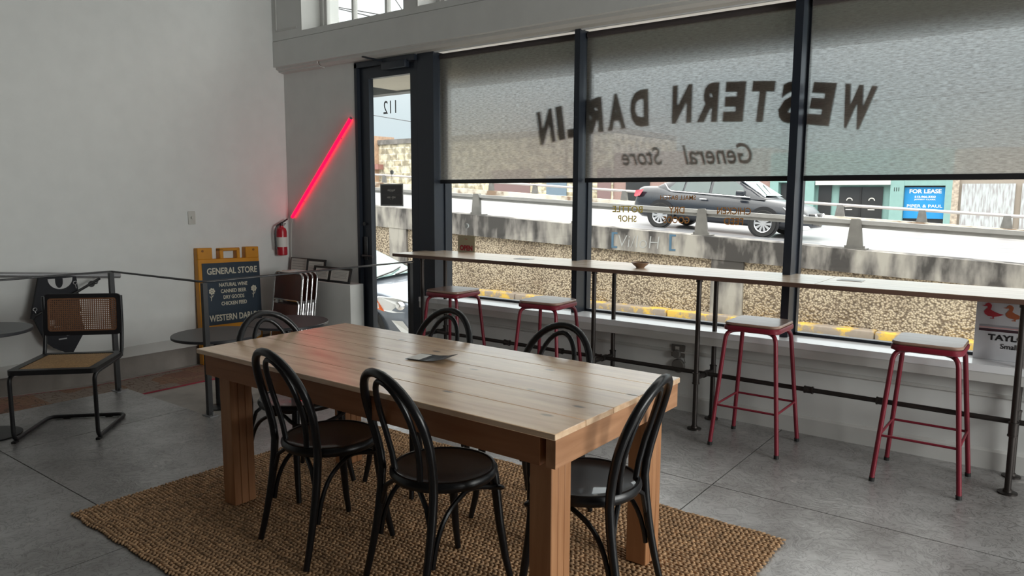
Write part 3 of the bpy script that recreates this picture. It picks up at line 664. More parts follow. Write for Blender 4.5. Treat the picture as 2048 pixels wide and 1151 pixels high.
# ================================================================== BENTWOOD CHAIRS
def make_chair():
    root = empty('bentwood_chair')
    # seat ring and dished seat
    s = MB(); s.lathe([(0, -.012), (.13, -.010), (.175, -.003), (.186, .001), (.190, -.004)], (0, 0, .458), 40)
    s.build('seat', SEAT_BLACK, root)
    s = MB(); s.lathe([(.185, -.036), (.198, -.034), (.206, -.020), (.206, -.010), (.198, .002), (.190, .0035), (.184, -.002), (.184, -.036)], (0, 0, .46), 40); s.build('seat_ring', CHAIR_BLACK, root)
    # rear legs run up into the back hoop, one bent rod
    def zy(z):   # profile of rear leg / hoop in depth
        if z < .46: t = 1 - z / .46; return -.165 - .075 * t ** 1.6
        t = (z - .46) / .405; return -.165 - .045 * t - .075 * t * t
    W = .198; pts = []
    for z in [0, .06, .12, .2, .28, .36, .44, .50, .56, .62]:
        xx = .178 + (.015 * (1 - z / .46) ** 2 if z < .46 else (W - .178) * min(1, (z - .46) / .16)); pts.append((-xx, zy(z), z))
    n = 18
    for i in range(n + 1):
        a = pi - pi * i / n; z = .655 + .205 * math.sin(a); pts.append((W * math.cos(a), zy(z), z))
    pts += [(-p[0], p[1], p[2]) for p in pts[:10][::-1]]
    rr = [.0125 + .004 * min(1, p[2] / .3) for p in pts]
    h = MB(); h.tube(pts, rr, 12); h.build('back_hoop', CHAIR_BLACK, root)
    # inner hoop
    pts = []; w2 = .108
    for z in [.445, .52, .60]: pts.append((-(.085 + (w2 - .085) * (z - .445) / .155), zy(z) + .004, z))
    for i in range(15):
        a = pi - pi * i / 14; z = .655 + .172 * math.sin(a); pts.append((w2 * math.cos(a), zy(z) + .002, z))
    pts += [(-p[0], p[1], p[2]) for p in pts[:3][::-1]]
    MB().tube(pts, .0115, 10).build('inner_hoop', CHAIR_BLACK, root)
    # front legs
    for sx_ in (-1, 1):
        p = [(sx_ * .135, .135, .44), (sx_ * .142, .143, .36), (sx_ * .152, .152, .24), (sx_ * .164, .170, .10), (sx_ * .176, .19, 0)]
        MB().tube(p, [.019, .0185, .017, .0145, .012], 12).build('leg', CHAIR_BLACK, root)
        # side arch brace with loop round the front leg
        p = bez((sx_ * .182, -.175, .17), (sx_ * .180, -.15, .34), (sx_ * .17, -.09, .37), (sx_ * .150, -.02, .395), 9)
        p += bez((sx_ * .150, -.02, .395), (sx_ * .12, .04, .41), (sx_ * .160, .09, .395), (sx_ * .160, .14, .385), 8)[1:]
        p += bez((sx_ * .160, .14, .385), (sx_ * .160, .18, .37), (sx_ * .13, .175, .365), (sx_ * .0, .175, .350), 10)[1:]
        MB().tube(p, .0095, 8).build('brace', CHAIR_BLACK, root)
    # rear arch
    MB().tube([(-.17, -.175, .30), (-.14, -.172, .38), (-.08, -.16, .42), (0, -.15, .43), (.08, -.16, .42), (.14, -.172, .38), (.17, -.175, .30)], .0095, 8).build('rear_arch', CHAIR_BLACK, root)
    return root
ch0 = make_chair()
cspec = [(-2.475, 1.975, -8, 'black bentwood chair on the near long side of the table, left of the pair'),
         (-1.845, 2.005, -13, 'black bentwood chair on the near long side of the table, right of the pair'),
         (-1.355, 2.235, 98, 'black bentwood chair at the right end of the table, its back leaning toward the windows'),
         (-3.075, 2.267, -88, 'black bentwood chair at the left end of the table, facing along it'),
         (-2.655, 2.66, 178, 'black bentwood chair on the window side of the table, farther from the camera'),
         (-1.93, 2.66, 176, 'black bentwood chair on the window side of the table, nearer the camera')]
for i, (x, y, a, l) in enumerate(cspec):
    o = ch0 if i == 0 else copy_tree(ch0)
    o.location = (x, y, .015); o.rotation_euler = (0, 0, math.radians(a)); tag(o, l, 'chair', 'bentwood chairs around the pine table')

# ================================================================== RED STOOLS
def make_stool():
    root = empty('bar_stool'); H = .755; a = .155
    def rr(w, r, n=5):
        p = []
        for cx, cy, a0 in ((w - r, w - r, 0), (-w + r, w - r, pi / 2), (-w + r, -w + r, pi), (w - r, -w + r, 3 * pi / 2)): p += arc(cx, cy, r, a0, a0 + pi / 2, n)
        return p
    s = MB()
    poly = rr(.162, .05); n = len(poly)
    ps = [(.97, H - .018), (1.0, H - .012), (1.0, H - .006), (.975, H)]
    vs = [(x * k, y * k, z) for k, z in ps for x, y in poly]
    fs = [(j * n + i, j * n + (i + 1) % n, (j + 1) * n + (i + 1) % n, (j + 1) * n + i) for j in range(3) for i in range(n)]
    s.add(vs, fs, 0, True); s.add([(x * .975, y * .975, H) for x, y in poly], [list(range(n))]); s.add([(x * .97, y * .97, H - .018) for x, y in poly], [list(range(n))[::-1]])
    s.build('seat', SEAT_WOOD, root)
    s = MB(); ps = [(.93, H - .052), (1.02, H - .045), (1.03, H - .028), (1.0, H - .0185), (.93, H - .0185)]
    vs = [(x * k, y * k, z) for k, z in ps for x, y in poly]
    s.add(vs, [(j * n + i, j * n + (i + 1) % n, (j + 1) * n + (i + 1) % n, (j + 1) * n + i) for j in range(4) for i in range(n)], 0, True)
    s.add([(x * .93, y * .93, H - .052) for x, y in poly], [list(range(n))[::-1]]); s.build('seat_frame', RED, root)
    for sx_ in (-1, 1):
        for sy_ in (-1, 1):
            p = smooth_path([(sx_ * .05, sy_ * .06, H - .05), (sx_ * .145, sy_ * .14, H - .055), (sx_ * .20, sy_ * .195, .012)], .05)
            MB().tube(p, .0125, 12).build('leg', RED, root)
            MB().cyl((sx_ * .2, sy_ * .195, 0), (sx_ * .1985, sy_ * .1935, .02), .0145).build('foot', RUBBER, root)
    z = .25; k = .145 + .055 * (1 - z / .7); k2 = .14 + .055 * (1 - z / .7)
    for p, q in (((-k, -k2, z), (k, -k2, z)), ((k, -k2, z), (k, k2, z)), ((k, k2, z), (-k, k2, z)), ((-k, k2, z), (-k, -k2, z))):
        MB().cyl(p, q, .007, 10).build('stretcher', RED, root)
    return root
st0 = make_stool()
sspec = [(-3.87, 4.33, 3, 'red metal bar stool nearest the door at the left end of the counter'), (-2.955, 4.32, 4, 'red metal bar stool before the second window post'),
         (-1.456, 4.364, 0, 'red metal bar stool with a worn wooden seat, second from the right'), (-.551, 4.345, 0, 'red metal bar stool nearest the duck sign')]
for i, (x, y, a, l) in enumerate(sspec):
    o = st0 if i == 0 else copy_tree(st0)
    o.location = (x, y, 0); o.rotation_euler = (0, 0, math.radians(a)); tag(o, l, 'stool', 'red bar stools along the window counter')

# ================================================================== WINDOW COUNTER
ct = empty('window_counter', (-2.0, 4.6, 0), label='long narrow wooden bar counter on iron pipe legs under the windows', cat='counter')
m = MB()
for xa, xb in ((-4.575, -1.152), (-1.148, .9)):
    for (ya, yb) in ((4.355, 4.605), (4.607, 4.865)): m.box((xa + 2, ya - 4.6, .9775), (xb + 2, yb - 4.6, 1.0))
m.build('countertop', COUNTER_WOOD, ct)
m = MB(); m.box((-2.576, -.247, .974), (2.9, -.2455, .998)); m.box((-2.577, -.247, .974), (-2.5755, .265, .998)); m.box((-2.57, -.243, .9725), (2.89, .26, .9772)); m.build('countertop_edge', EDGE_WOOD, ct)
for i, x in enumerate([-4.27, -2.62, -1.853, -.165, .75]):
    for k, y in enumerate((-.205, .075)):
        p = MB(); p.cyl((x + 2, y, .01), (x + 2, y, .965), .0155, 14)
        for zz in (.335,): p.cyl((x + 2, y, zz - .03), (x + 2, y, zz + .03), .0215, 14); p.cyl((x + 2, y, zz - .036), (x + 2, y, zz - .028), .024, 14); p.cyl((x + 2, y, zz + .028), (x + 2, y, zz + .036), .024, 14)
        p.cyl((x + 2, y, .955), (x + 2, y, .973), .0215, 14)
        p.build('pipe_leg', PIPE, ct)
        MB().lathe([(0, 0), (.045, 0), (.045, .007), (.022, .010), (.020, .022), (0, .022)], (x + 2, y, 0), 20).build('floor_flange', PIPE, ct)
    MB().cyl((x + 2, -.205, .335), (x + 2, .075, .335), .0145, 12).cyl((x + 2, -.085, .335), (x + 2, -.02, .335), .021, 12).build('cross_pipe', PIPE, ct)
p = MB(); yr_ = -.05; p.cyl((-2.27, yr_, .335), (2.75, yr_, .335), .0145, 12)
for xx in (-1.5, -1.0, .80, 1.20, -.62 - .05): p.cyl((xx - .022, yr_, .335), (xx + .022, yr_, .335), .021, 12); p.cyl((xx - .026, yr_, .335), (xx - .018, yr_, .335), .0235, 12); p.cyl((xx + .018, yr_, .335), (xx + .026, yr_, .335), .0235, 12)
p.build('foot_rail', PIPE, ct)
b = MB(); b.lathe([(0, 0), (.028, 0), (.030, .006), (.05, .022), (.062, .038), (.059, .039), (.046, .024), (.024, .010), (0, .009)], (-2.36, 4.57, 1.0), 32)
tag(b.build('wooden_bowl', wood('bowl_wood', (.16, .09, .05), (.26, .15, .09), 'X', 1, .5, False)), 'small brown bowl on the window counter', 'bowl')
for i, (x, y, a, l) in enumerate(((-3.39, 4.62, 8, 'pale printed card lying on the counter behind the left stools'), (-1.03, 4.68, 0, 'grey laminated menu lying on the counter near the third window post'))):
    c = MB().box((-.07, -.045, 0), (.07, .045, .002)).build('counter_card', mat('card_grey_%s' % 'ab'[i], (.34, .34, .33) if i else (.45, .44, .42), .3), loc=(x, y, 1.0005), rot=(0, 0, math.radians(a)))
    MB().box((-.055, -.035, .002), (.055, .035, .0024)).build('print_glare_block', mat('print_grey_%s' % 'ab'[i], (.16, .17, .17), .4), c); tag(c, l, 'menu')

# duck sign box on the sill
ds = empty('duck_sign', (-.398, 4.80, .60), label='white box sign with red and orange ducks standing on the window sill', cat='sign')
MB().bbox((0, 0, .0), (.46, .07, .385), .004).build('sign_box', mat('sign_white', (.62, .63, .66), .5), ds)
def duck(ox, oz, s, m):
    P = [(-1.05, .62), (-.72, .66), (-.70, .80), (-.50, .95), (-.28, .90), (-.12, .70), (-.15, .45), (-.22, .25), (.0, .10), (.45, -.10), (1.0, -.22), (.55, -.42), (.15, -.52), (.12, -.62), (.18, -.72), (-.22, -.72), (-.20, -.64), (.02, -.64), (.0, -.52), (-.45, -.45), (-.72, -.25), (-.80, 0), (-.62, .25), (-.48, .42), (-.52, .58), (-.75, .55)]
    mb = MB(); mb.prism([(ox + a * s, oz + b_ * s) for a, b_ in P], -.002, -.0002); return mb.build('duck_print', m, ds)
duck(.078, .268, .052, mat('duck_red', (.42, .03, .045), .5)); duck(.178, .263, .052, mat('duck_orange', (.42, .12, .05), .5)); duck(.278, .258, .052, mat('duck_tan', (.5, .2, .1), .5))
MB().box((.02, -.002, .185), (.44, -.0003, .195)).build('stripe', mat('stripe_grey', (.3, .3, .33), .5), ds)
MB().box((.02, -.002, .177), (.44, -.0003, .184)).build('stripe', mat('stripe_pink', (.6, .35, .35), .5), ds)
MB().box((.02, -.002, .160), (.44, -.0003, .174)).build('stripe', mat('stripe_dark', (.05, .02, .03), .5), ds)
for s_, cx_, cz_, w_, h_, b_ in (('TAYLOR', .172, .128, .215, .034, .035), ('Small', .165, .082, .078, .028, .015)):
    mb = MB(); txt(mb, s_, cx_, cz_, w_, h_, Matrix.Translation((0, -.0003, 0)), bold=b_, depth=-.0015); mb.build('print', BLACK, ds)

# outlet, plug and smart speaker disc under the counter
o = MB(); o.bbox((-2.185, 4.732, .375), (-2.085, 4.7455, .462), .004); o = o.build('wall_outlet', PLASTIC_G); tag(o, 'grey square wall outlet below the window sill behind the counter', 'outlet')
MB().box((-2.155, 4.7305, .425), (-2.125, 4.7325, .45)).build('socket', PLASTIC_W, o)
p = MB(); p.lathe([(0, 0), (.026, 0), (.030, .006), (.030, .022), (.026, .028), (0, .028)], (0, 0, 0), 24)
p = p.build('round_plug', PLASTIC_G, loc=(-2.138, 4.732, .400), rot=(math.radians(90), 0, 0)); tag(p, 'small round grey plug in the wall outlet', 'plug')
p = MB(); p.lathe([(0, 0), (.044, 0), (.049, .008), (.049, .018), (.043, .028), (0, .030)], (0, 0, 0), 32)
p = p.build('smart_speaker', PLASTIC_G, loc=(-2.128, 4.744, .315), rot=(math.radians(90), 0, 0)); tag(p, 'grey disc shaped speaker mounted on the wall below the outlet', 'speaker')
MB().tube([(.035, .02, .02), (.052, .03, .02), (.045, .06, .02), (.0, .075, .02)], .003, 6).build('cable', PLASTIC_G, p)

# hanging door and window cards
def hang_sign(name, x, y, z, w_, h_, cm, label, lines, tm, mirror, cord=.1, border=None):
    r = empty(name, (x, y, z), label=label, cat='sign')
    MB().bbox((-w_ / 2, 0, -h_), (w_ / 2, .004, 0), .001, seg=1).build('card', cm, r)
    c = MB(); c.tube([(-w_ * .02, .001, -.01), (0.0, .001, cord)], .0012, 6); c.lathe([(0, 0), (.016, 0), (.018, .004), (.010, .010), (0, .011)], (0, 0, 0), 20)
    # suction hook
    vs = c.v
    c2 = MB(); c2.tube([(-.004, .001, -.006), (0, .001, cord - .03)], .0012, 6); c2.tube([(0, .0, cord - .03), (.010, 0, cord - .04), (.006, 0, cord - .052), (-.005, 0, cord - .048)], .0016, 6)
    c2.cyl((0, .004, cord - .012), (0, .014, cord - .012), .019, 20, r2=.021)
    c2.build('suction_hook', mat('clear_hook_' + name, (.55, .60, .62), .2), r)
    t_ = MB()
    for (s, dz, ww, hh, bo) in lines:
        M = Matrix.Rotation(pi, 4, 'Z') @ Matrix.Translation((0, -.005, 0)) if mirror else Matrix.Translation((0, -.0012, 0))
        t_ = MB(); txt(t_, s, 0, dz, ww, hh, M, bold=bo, depth=.0008 if mirror else -.0002); t_.build('print', tm, r)
    return r
r = hang_sign('hours_card', -5.015, 4.772, 1.590, .30, .205, mat('card_white_edge', (.50, .52, .52), .5), 'small dark hours card hanging on the door glass', [], WHITE_INK, False, .115)
MB().box((-.138, -.0012, -.193), (.138, -.0001, -.012)).build('dark_face', mat('card_dark', (.055, .055, .058), .4), r)
MB().box((-.13, -.0016, -.104), (.13, -.0012, -.102)).build('divider', mat('divider_grey', (.15, .15, .15), .5), r)
t_ = MB(); Mm = Matrix.Translation((0, -.0018, 0)) @ Matrix.Scale(-1, 4, (1, 0, 0))
for s, dz, ww, hh in (('Western Darlin', -.058, .10, .018), ('General Store', -.073, .05, .006), ('WED - SUN', -.125, .11, .017), ('11 - 6', -.142, .04, .006)): 
    t_ = MB(); txt(t_, s, 0, dz, ww, hh, Mm, bold=.01, depth=-.0002); t_.build('print', PAPER, r)
hang_sign('open_card', -4.21, 4.883, 1.14, .195, .20, mat('card_tan', (.34, .30, .20), .6), 'small tan OPEN card hanging in the left window behind the counter', [('OPEN', -.108, .145, .048, .06), ('Western', -.030, .03, .009, .02)], mat('open_red', (.32, .02, .03), .6), False, .095)

# ================================================================== RAILING
rl = empty('guard_railing', (-4.56, 2.62, 0), label='dark steel guard railing around the ramp and landing', cat='railing')
def R_(x, y, z): return (x + 4.56, y - 2.62, z)
path = [(-5.70, -1.5), (-5.70, 2.56), (-4.60, 2.63), (-4.56, 2.70), (-4.56, 4.58)]
m = MB(); m.tube([R_(x, y, .915) for x, y in path], .0165, 10, flat=.45); m.build('top_rail', STEEL, rl)
for k, (x, y, zt) in enumerate(((-5.70, .6, .905), (-5.70, 2.555, .905), (-4.575, 2.64, .905), (-4.565, 4.55, .905))):
    p = MB(); p.box(R_(x - .016, y - .016, .004), R_(x + .016, y + .016, zt)); p.build('post', STEEL, rl)
    q = MB(); q.box(R_(x - .05, y - .03, 0), R_(x + .05, y + .03, .006)); 
    for s in (-1, 1): q.cyl(R_(x + s * .04, y, 0), R_(x + s * .04, y, .03), .005, 8)
    q.build('base_plate', GREY_METAL, rl)
# wall handrail
hr = empty('wall_handrail', (-6.42, 2.0, 0), label='round grey handrail mounted on the left wall behind the railing', cat='handrail')
m = MB(); m.tube([(0, -2.5, 1.0), (0, -.4, .925), (0, .95, .80)], .021, 14); m.build('rail', GREY_METAL, hr)
for yy, zz in ((.78, .812), (-.9, .94)):
    b = MB(); b.tube([(0, yy, zz - .015), (0, yy - .02, zz - .06), (-.07, yy - .03, zz - .07)], .007, 8); b.cyl((-.078, yy - .03, zz - .07), (-.07, yy - .03, zz - .07), .026, 18); b.build('bracket', BLACK, hr)

# bag chair hanging on the handrail
bg = empty('canvas_bag', (-6.385, 2.45, 0), label='black canvas bag with a white half-oval eye print hanging on the wall handrail', cat='bag')
m = MB(); m.prism([(-.14, .845), (-.02 + .15, .83), (.15, .55), (.10, .52), (-.21, .535), (-.20, .59)], .0, .03, plane='YZ'); m.build('upper_panel', DARK_FABRIC, bg)
m = MB(); m.prism([(-.20, .54), (.14, .55), (.17, .38), (.06, .20), (-.06, .27), (-.12, .33)], -.005, .025, plane='YZ'); m.build('lower_panel', DARK_FABRIC, bg)
half = [(-.085, .835)] + [(.01 + .09 * math.cos(a), .825 - .085 * math.sin(a)) for a in [pi - pi * i / 14 for i in range(15)]]
m = MB(); m.prism([(y, z) for y, z in half[1:]], .030, .0315, plane='YZ'); m.build('eye_print', mat('eye_white', (.55, .55, .55), .7), bg)
m = MB(); m.prism([(.0 + .028 * math.cos(a), .80 - .05 * math.sin(a) + (.02 if 0 else 0)) for a in [pi - pi * i / 10 for i in range(11)]] + [(.028, .825), (-.028, .825)], .0316, .0326, plane='YZ'); m.build('pupil_print', DARK_FABRIC, bg)
m = MB(); m.tube([(.05, -.20, .545), (.05, .30, .80)], .011, 8); m.tube([(.045, -.215, .525), (.045, -.19, .56)], .018, 8); m.build('carry_pole', BLACK, bg)
for yy, zz in ((.115, .78), (-.185, .60)):
    m = MB(); m.tube([(.036, yy + .013 * math.cos(a), zz + .013 * math.sin(a)) for a in [2 * pi * i / 12 for i in range(12)]], .003, 6, closed=True); m.tube([(.036, yy, zz - .013), (.036, yy + .006, zz - .045)], .003, 6); m.build('clip', CHROME, bg)
m = MB(); m.box((.026, -.055, .44 + .0), (.027, .0, .446)); m.box((.026, -.03, .335), (.027, .03, .345)); m.box((.026, .03, .36), (.027, .06, .39)); m.box((.026, -.09, .46), (.027, -.05, .50)); m.build('print', mat('bag_print', (.45, .45, .45), .7), bg)

# ================================================================== CANE CANTILEVER CHAIR
cc = empty('cane_chair', (-5.005, 1.955, 0), math.radians(-133), label='black tubular cantilever chair with cane seat and cane back by the railing', cat='chair')
# local frame: +y is the front of the chair
hw = .235; yf = .255; yb_ = -.235; ZS = .435
pth = []
right = [(hw, -.270, .82), (hw, -.262, .60), (hw, -.225, .42), (hw, .19, .415), (hw, yf, .40), (hw, yf, .015), (hw, -.235, .015)]
left = [(-x, y, z) for x, y, z in right][::-1]
full = smooth_path(right + left, .055, 7)
MB().tube(full, .0125, 12).build('tube_frame', BLACK, cc)
def cane_sheet(x0, x1, y0, y1, nx, ny, th):
    """woven cane with real open holes, in local x/y, thickness th"""
    mb = MB(); dx = (x1 - x0) / nx; dy = (y1 - y0) / ny
    for i in range(nx + 1):
        mb.box((x0 + i * dx - dx * .24, y0, 0), (x0 + i * dx + dx * .24, y1, th))
    for j in range(ny + 1):
        mb.box((x0, y0 + j * dy - dy * .24, 0.0002), (x1, y0 + j * dy + dy * .24, th + .0004))
    # diagonals close the corners of each opening
    for i in range(nx):
        for j in range(ny):
            cx, cy = x0 + i * dx, y0 + j * dy
            for ax, ay, sx_, sy_ in ((0, 0, 1, 1), (1, 0, -1, 1), (1, 1, -1, -1), (0, 1, 1, -1)):
                a, b = cx + ax * dx + sx_ * dx * .2, cy + ay * dy + sy_ * dy * .2
                mb.add([(a, b, th), (a + sx_ * dx * .18, b, th), (a, b + sy_ * dy * .18, th)], [(0, 1, 2)])
    return mb
def rrect(x0, x1, y0, y1, r, n=5):
    p = []
    for cx, cy, a0 in ((x1 - r, y1 - r, 0), (x0 + r, y1 - r, pi / 2), (x0 + r, y0 + r, pi), (x1 - r, y0 + r, 3 * pi / 2)): p += arc(cx, cy, r, a0, a0 + pi / 2, n)
    return p
def ring(mb, outer, inner, z0, z1, mi=0):
    n = len(outer); vs = [(x, y, z0) for x, y in outer] + [(x, y, z0) for x, y in inner] + [(x, y, z1) for x, y in outer] + [(x, y, z1) for x, y in inner]
    fs = []
    for i in range(n):
        j = (i + 1) % n
        fs += [(i, n + i, n + j, j), (2 * n + i, 2 * n + j, 3 * n + j, 3 * n + i), (i, j, 2 * n + j, 2 * n + i), (n + i, 3 * n + i, 3 * n + j, n + j)]
    mb.add(vs, fs, mi)
s = MB(); ring(s, rrect(-.245, .245, -.25, .27, .03), rrect(-.20, .20, -.205, .225, .015), ZS - .018, ZS + .012); s.build('seat_frame', BLACK, cc)
o = cane_sheet(-.203, .203, -.208, .228, 34, 36, .003).build('cane_seat', CANE_SEAT, cc); o.location = (0, 0, ZS + .004)
bk = MB(); ring(bk, rrect(-.24, .24, -.137, .137, .035), rrect(-.212, .212, -.109, .109, .02), -.010, .010)
o = bk.build('back_frame', BLACK, cc); o.location = (0, -.262, .697); o.rotation_euler = (math.radians(96), 0, 0)
bk = MB(); ring(bk, rrect(-.212, .212, -.109, .109, .02), rrect(-.202, .202, -.099, .099, .014), -.006, .0075); bk.build('spline', CANE, o)
cane_sheet(-.204, .204, -.101, .101, 31, 15, .002).build('cane_back', CANE, o)
m = MB()
for xx in (-.13, .13): m.box((xx - .02, -.248, .0), (xx + .02, -.222, .012))
for s_ in (-1, 1): m.box((s_ * hw - .012, yf - .03, 0), (s_ * hw + .012, yf + .012, .012))
m.build('glide', RUBBER, cc)

# ================================================================== ROUND BLACK TABLES
def round_table(x, y, z0, H, r, label, rb=.17):
    t_ = empty('round_table', (x, y, z0), label=label, cat='table', group='small round black tables')
    MB().lathe([(0, H - .022), (r - .006, H - .022), (r, H - .018), (r, H - .003), (r - .003, H), (0, H)], (0, 0, 0), 56).build('tabletop', BLACK_TOP, t_)
    MB().cyl((0, 0, .02), (0, 0, H - .02), .026, 18).lathe([(0, H - .03), (.09, H - .03), (.09, H - .022), (0, H - .022)], (0, 0, 0), 20).build('column', BLACK, t_)
    MB().lathe([(0, 0), (rb, 0), (rb + .002, .008), (rb - .02, .014), (.04, .022), (0, .024)], (0, 0, 0), 36).build('base', BLACK, t_)
    return t_
round_table(-5.03, 2.985, LZ, .565, .315, 'small round black table just behind the railing corner post', .09)
round_table(-5.10, 3.66, LZ, .558, .33, 'small round black table on the landing before the folding chairs')
round_table(-5.62, 1.66, 0, .645, .30, 'small round black table cut by the left picture edge') if False else None
round_table(-5.26, 1.575, 0, .668, .27, 'small round black table cut by the left picture edge')

# ================================================================== A-FRAME SIGN
sg = empty('sidewalk_sign', (-6.40, 3.965, LZ), label='yellow folding sidewalk sign with a navy GENERAL STORE panel leaning on the left wall', cat='sign', rot=(math.radians(-1.5), math.radians(-3.5), 0))
ys_, ye = -.33, .315
m = MB()
out = [(ys_, 0), (ys_ + .05, 0), (ys_ + .06, .16), (ye - .06, .16), (ye - .05, 0), (ye, 0), (ye, 1.075), (ye - .02, 1.095), (ye - .135, 1.095), (ye - .15, 1.08), (ye - .15, .985), (.105, .985), (.105, 1.06), (.085, 1.085),
       (-.095, 1.085), (-.115, 1.065), (-.115, .985), (ys_ + .155, .985), (ys_ + .155, 1.08), (ys_ + .14, 1.095), (ys_ + .02, 1.095), (ys_, 1.075)]
# the handle opening is left free: build the outline in pieces
def yz(mb, a, b, c, d, x0=-.035, x1=.035): mb.bbox((x0, a, c), (x1, b, d), .006, seg=1)
yz(m, ys_, ys_ + .055, 0, .20); yz(m, ye - .055, ye, 0, .20); yz(m, ys_, ye, .18, .985)
yz(m, ys_, ys_ + .15, .98, 1.09); yz(m, ye - .145, ye, .98, 1.09)
yz(m, -.105, -.065, .98, 1.08); yz(m, .075, .11, .98, 1.08); yz(m, -.105, .11, 1.055, 1.085)
m.build('sign_frame', YELLOW, sg)
for yy in (ys_ + .05, ye - .06): MB().cyl((.034, yy, 1.06), (.038, yy, 1.06), .012, 12).build('hinge_cap', mat('amber_dark_%d' % int(yy * 100), (.25, .09, .01), .5), sg)
p = MB().box((.0352, ys_ + .035, .36), (.040, ye - .004, .945)).build('sign_panel', SIGN_NAVY, sg)
M = Matrix.Translation((.0405, 0, 0)) @ Matrix(((0, -1, 0, 0), (1, 0, 0, 0), (0, 0, 1, 0), (0, 0, 0, 1)))
pc = .0155
mb = MB()
for s, dz, ww, hh in (('GENERAL STORE', .868, .53, .062), ('NATURAL WINE', .735, .30, .036), ('CANNED BEER', .675, .27, .036), ('DRY GOODS', .617, .22, .036), ('CHICKEN FEED', .557, .27, .036), ('WESTERN DARLIN', .425, .53, .062)):
    mb = MB(); txt(mb, s, pc, dz, ww, hh, M, bold=.02, depth=-.0008); mb.build('sign_text', CREAM, sg)
for cy in (-.21, .235):
    f = MB()
    for k in range(7):
        a = k * pi / 3.5; f.lathe([(0, .0), (.012, 0.0), (.0, .0015)], (0, 0, 0), 8) if False else None
        x_, z_ = .022 * math.cos(a), .022 * math.sin(a) + .68
        f.prism([(cy + x_ + .0105 * math.cos(b), z_ + .0105 * math.sin(b)) for b in [2 * pi * q / 8 for q in range(8)]], .0402, .0412, plane='YZ')
    f.prism([(cy + .010 * math.cos(b), .68 + .010 * math.sin(b)) for b in [2 * pi * q / 8 for q in range(8)]], .0402, .0412, plane='YZ')
    f.prism([(cy - .003, .655), (cy + .003, .655), (cy - .010, .59), (cy - .015, .592)], .0402, .0412, plane='YZ'); f.prism([(cy - .002, .63), (cy + .02, .65), (cy + .004, .625)], .0402, .0412, plane='YZ'); f.prism([(cy - .006, .62), (cy - .025, .64), (cy - .01, .612)], .0402, .0412, plane='YZ')
    f.build('flower_print', CREAM, sg)

# ================================================================== FOLDING CHAIRS AGAINST THE LEDGE
def fold_chair():
    r = empty('folding_chair'); W = .215; H = .86
    pts = smooth_path([(-W, 0, 0.012), (-W, 0, H), (W, 0, H), (W, 0, .012)], .06, 6); MB().tube(pts, .0105, 10).build('frame', CHROME, r)
    pts = smooth_path([(-W + .025, .022, 0.012), (-W + .025, .022, .52), (W - .025, .022, .52), (W - .025, .022, .012)], .04, 5); MB().tube(pts, .0095, 10).build('rear_frame', CHROME, r)
    MB().bbox((-W + .014, -.006, .60), (W - .014, .008, H - .015), .004).build('backrest', BROWN_PANEL, r)
    MB().bbox((-W + .035, -.02, .16), (W - .035, -.004, .56), .006).build('seat', BROWN_PANEL, r)
    m = MB(); m.tube(smooth_path([(-W + .02, -.012, .18), (-W + .02, -.012, .60), (W - .02, -.012, .60), (W - .02, -.012, .18)], .04, 5), .008, 8); m.build('seat_rim', CHROME, r)
    return r
fc = fold_chair()
fl_l = ['brown folding chair with chrome frame, front of the stack leaning on the white ledge', 'brown folding chair, second in the leaning stack on the landing', 'brown folding chair, third in the stack on the landing', 'brown folding chair, rearmost of the stack against the white ledge']
for i in range(4):
    o = fc if i == 0 else copy_tree(fc)
    o.location = (-5.93 + .0 * i, 4.19 + .055 * i, LZ); o.rotation_euler = (math.radians(-7), 0, 0); tag(o, fl_l[i], 'chair', 'folding chairs stacked in the corner')

# framed papers on the ledge
def frame(x0, x1, h_, y, tilt, mats_, w_, label, docs, doc_m=PAPER):
    r = empty('picture_frame', (x0, y, .646), label=label, cat='frame', group='framed papers on the ledge', rot=(math.radians(-tilt), 0, 0))
    W = x1 - x0; m = MB()
    m.box((0, 0, 0), (W, .012, w_)); m.box((0, 0, h_ - w_), (W, .012, h_)); m.box((0, 0, w_), (w_, .012, h_ - w_)); m.box((W - w_, 0, w_), (W, .012, h_ - w_)); m.box((w_, .008, w_), (W - w_, .012, h_ - w_)); m.build('frame', mats_, r)
    for a, b in docs:
        o = MB().box((a * W, .004, w_ + .002), (b * W, .0079, h_ - w_ - .002)).build('document', doc_m, r)
        l_ = MB()
        for k in range(5):
            zz = h_ - w_ - .03 - k * (h_ - 2 * w_ - .04) / 5.5; l_.box((a * W + .02, .0034, zz), (b * W - .02 - .01 * (k % 2), .0039, zz + .003))
        l_.build('text_lines', mat('faint_ink', (.28, .27, .26), .7), o)
frame(-6.44, -6.17, .20, 4.665, 8, mat('brown_frame', (.09, .05, .04), .4), .006, 'thin brown framed certificate standing on the white ledge nearest the corner', [(.03, .97)])
frame(-6.15, -5.86, .205, 4.64, 10, BLACK, .022, 'black framed certificate standing upright on the white ledge', [(.09, .91)])
frame(-5.99, -5.43, .15, 4.60, 14, BLACK, .020, 'wide black frame holding two papers at the door end of the ledge', [(.06, .40), (.48, .94)])

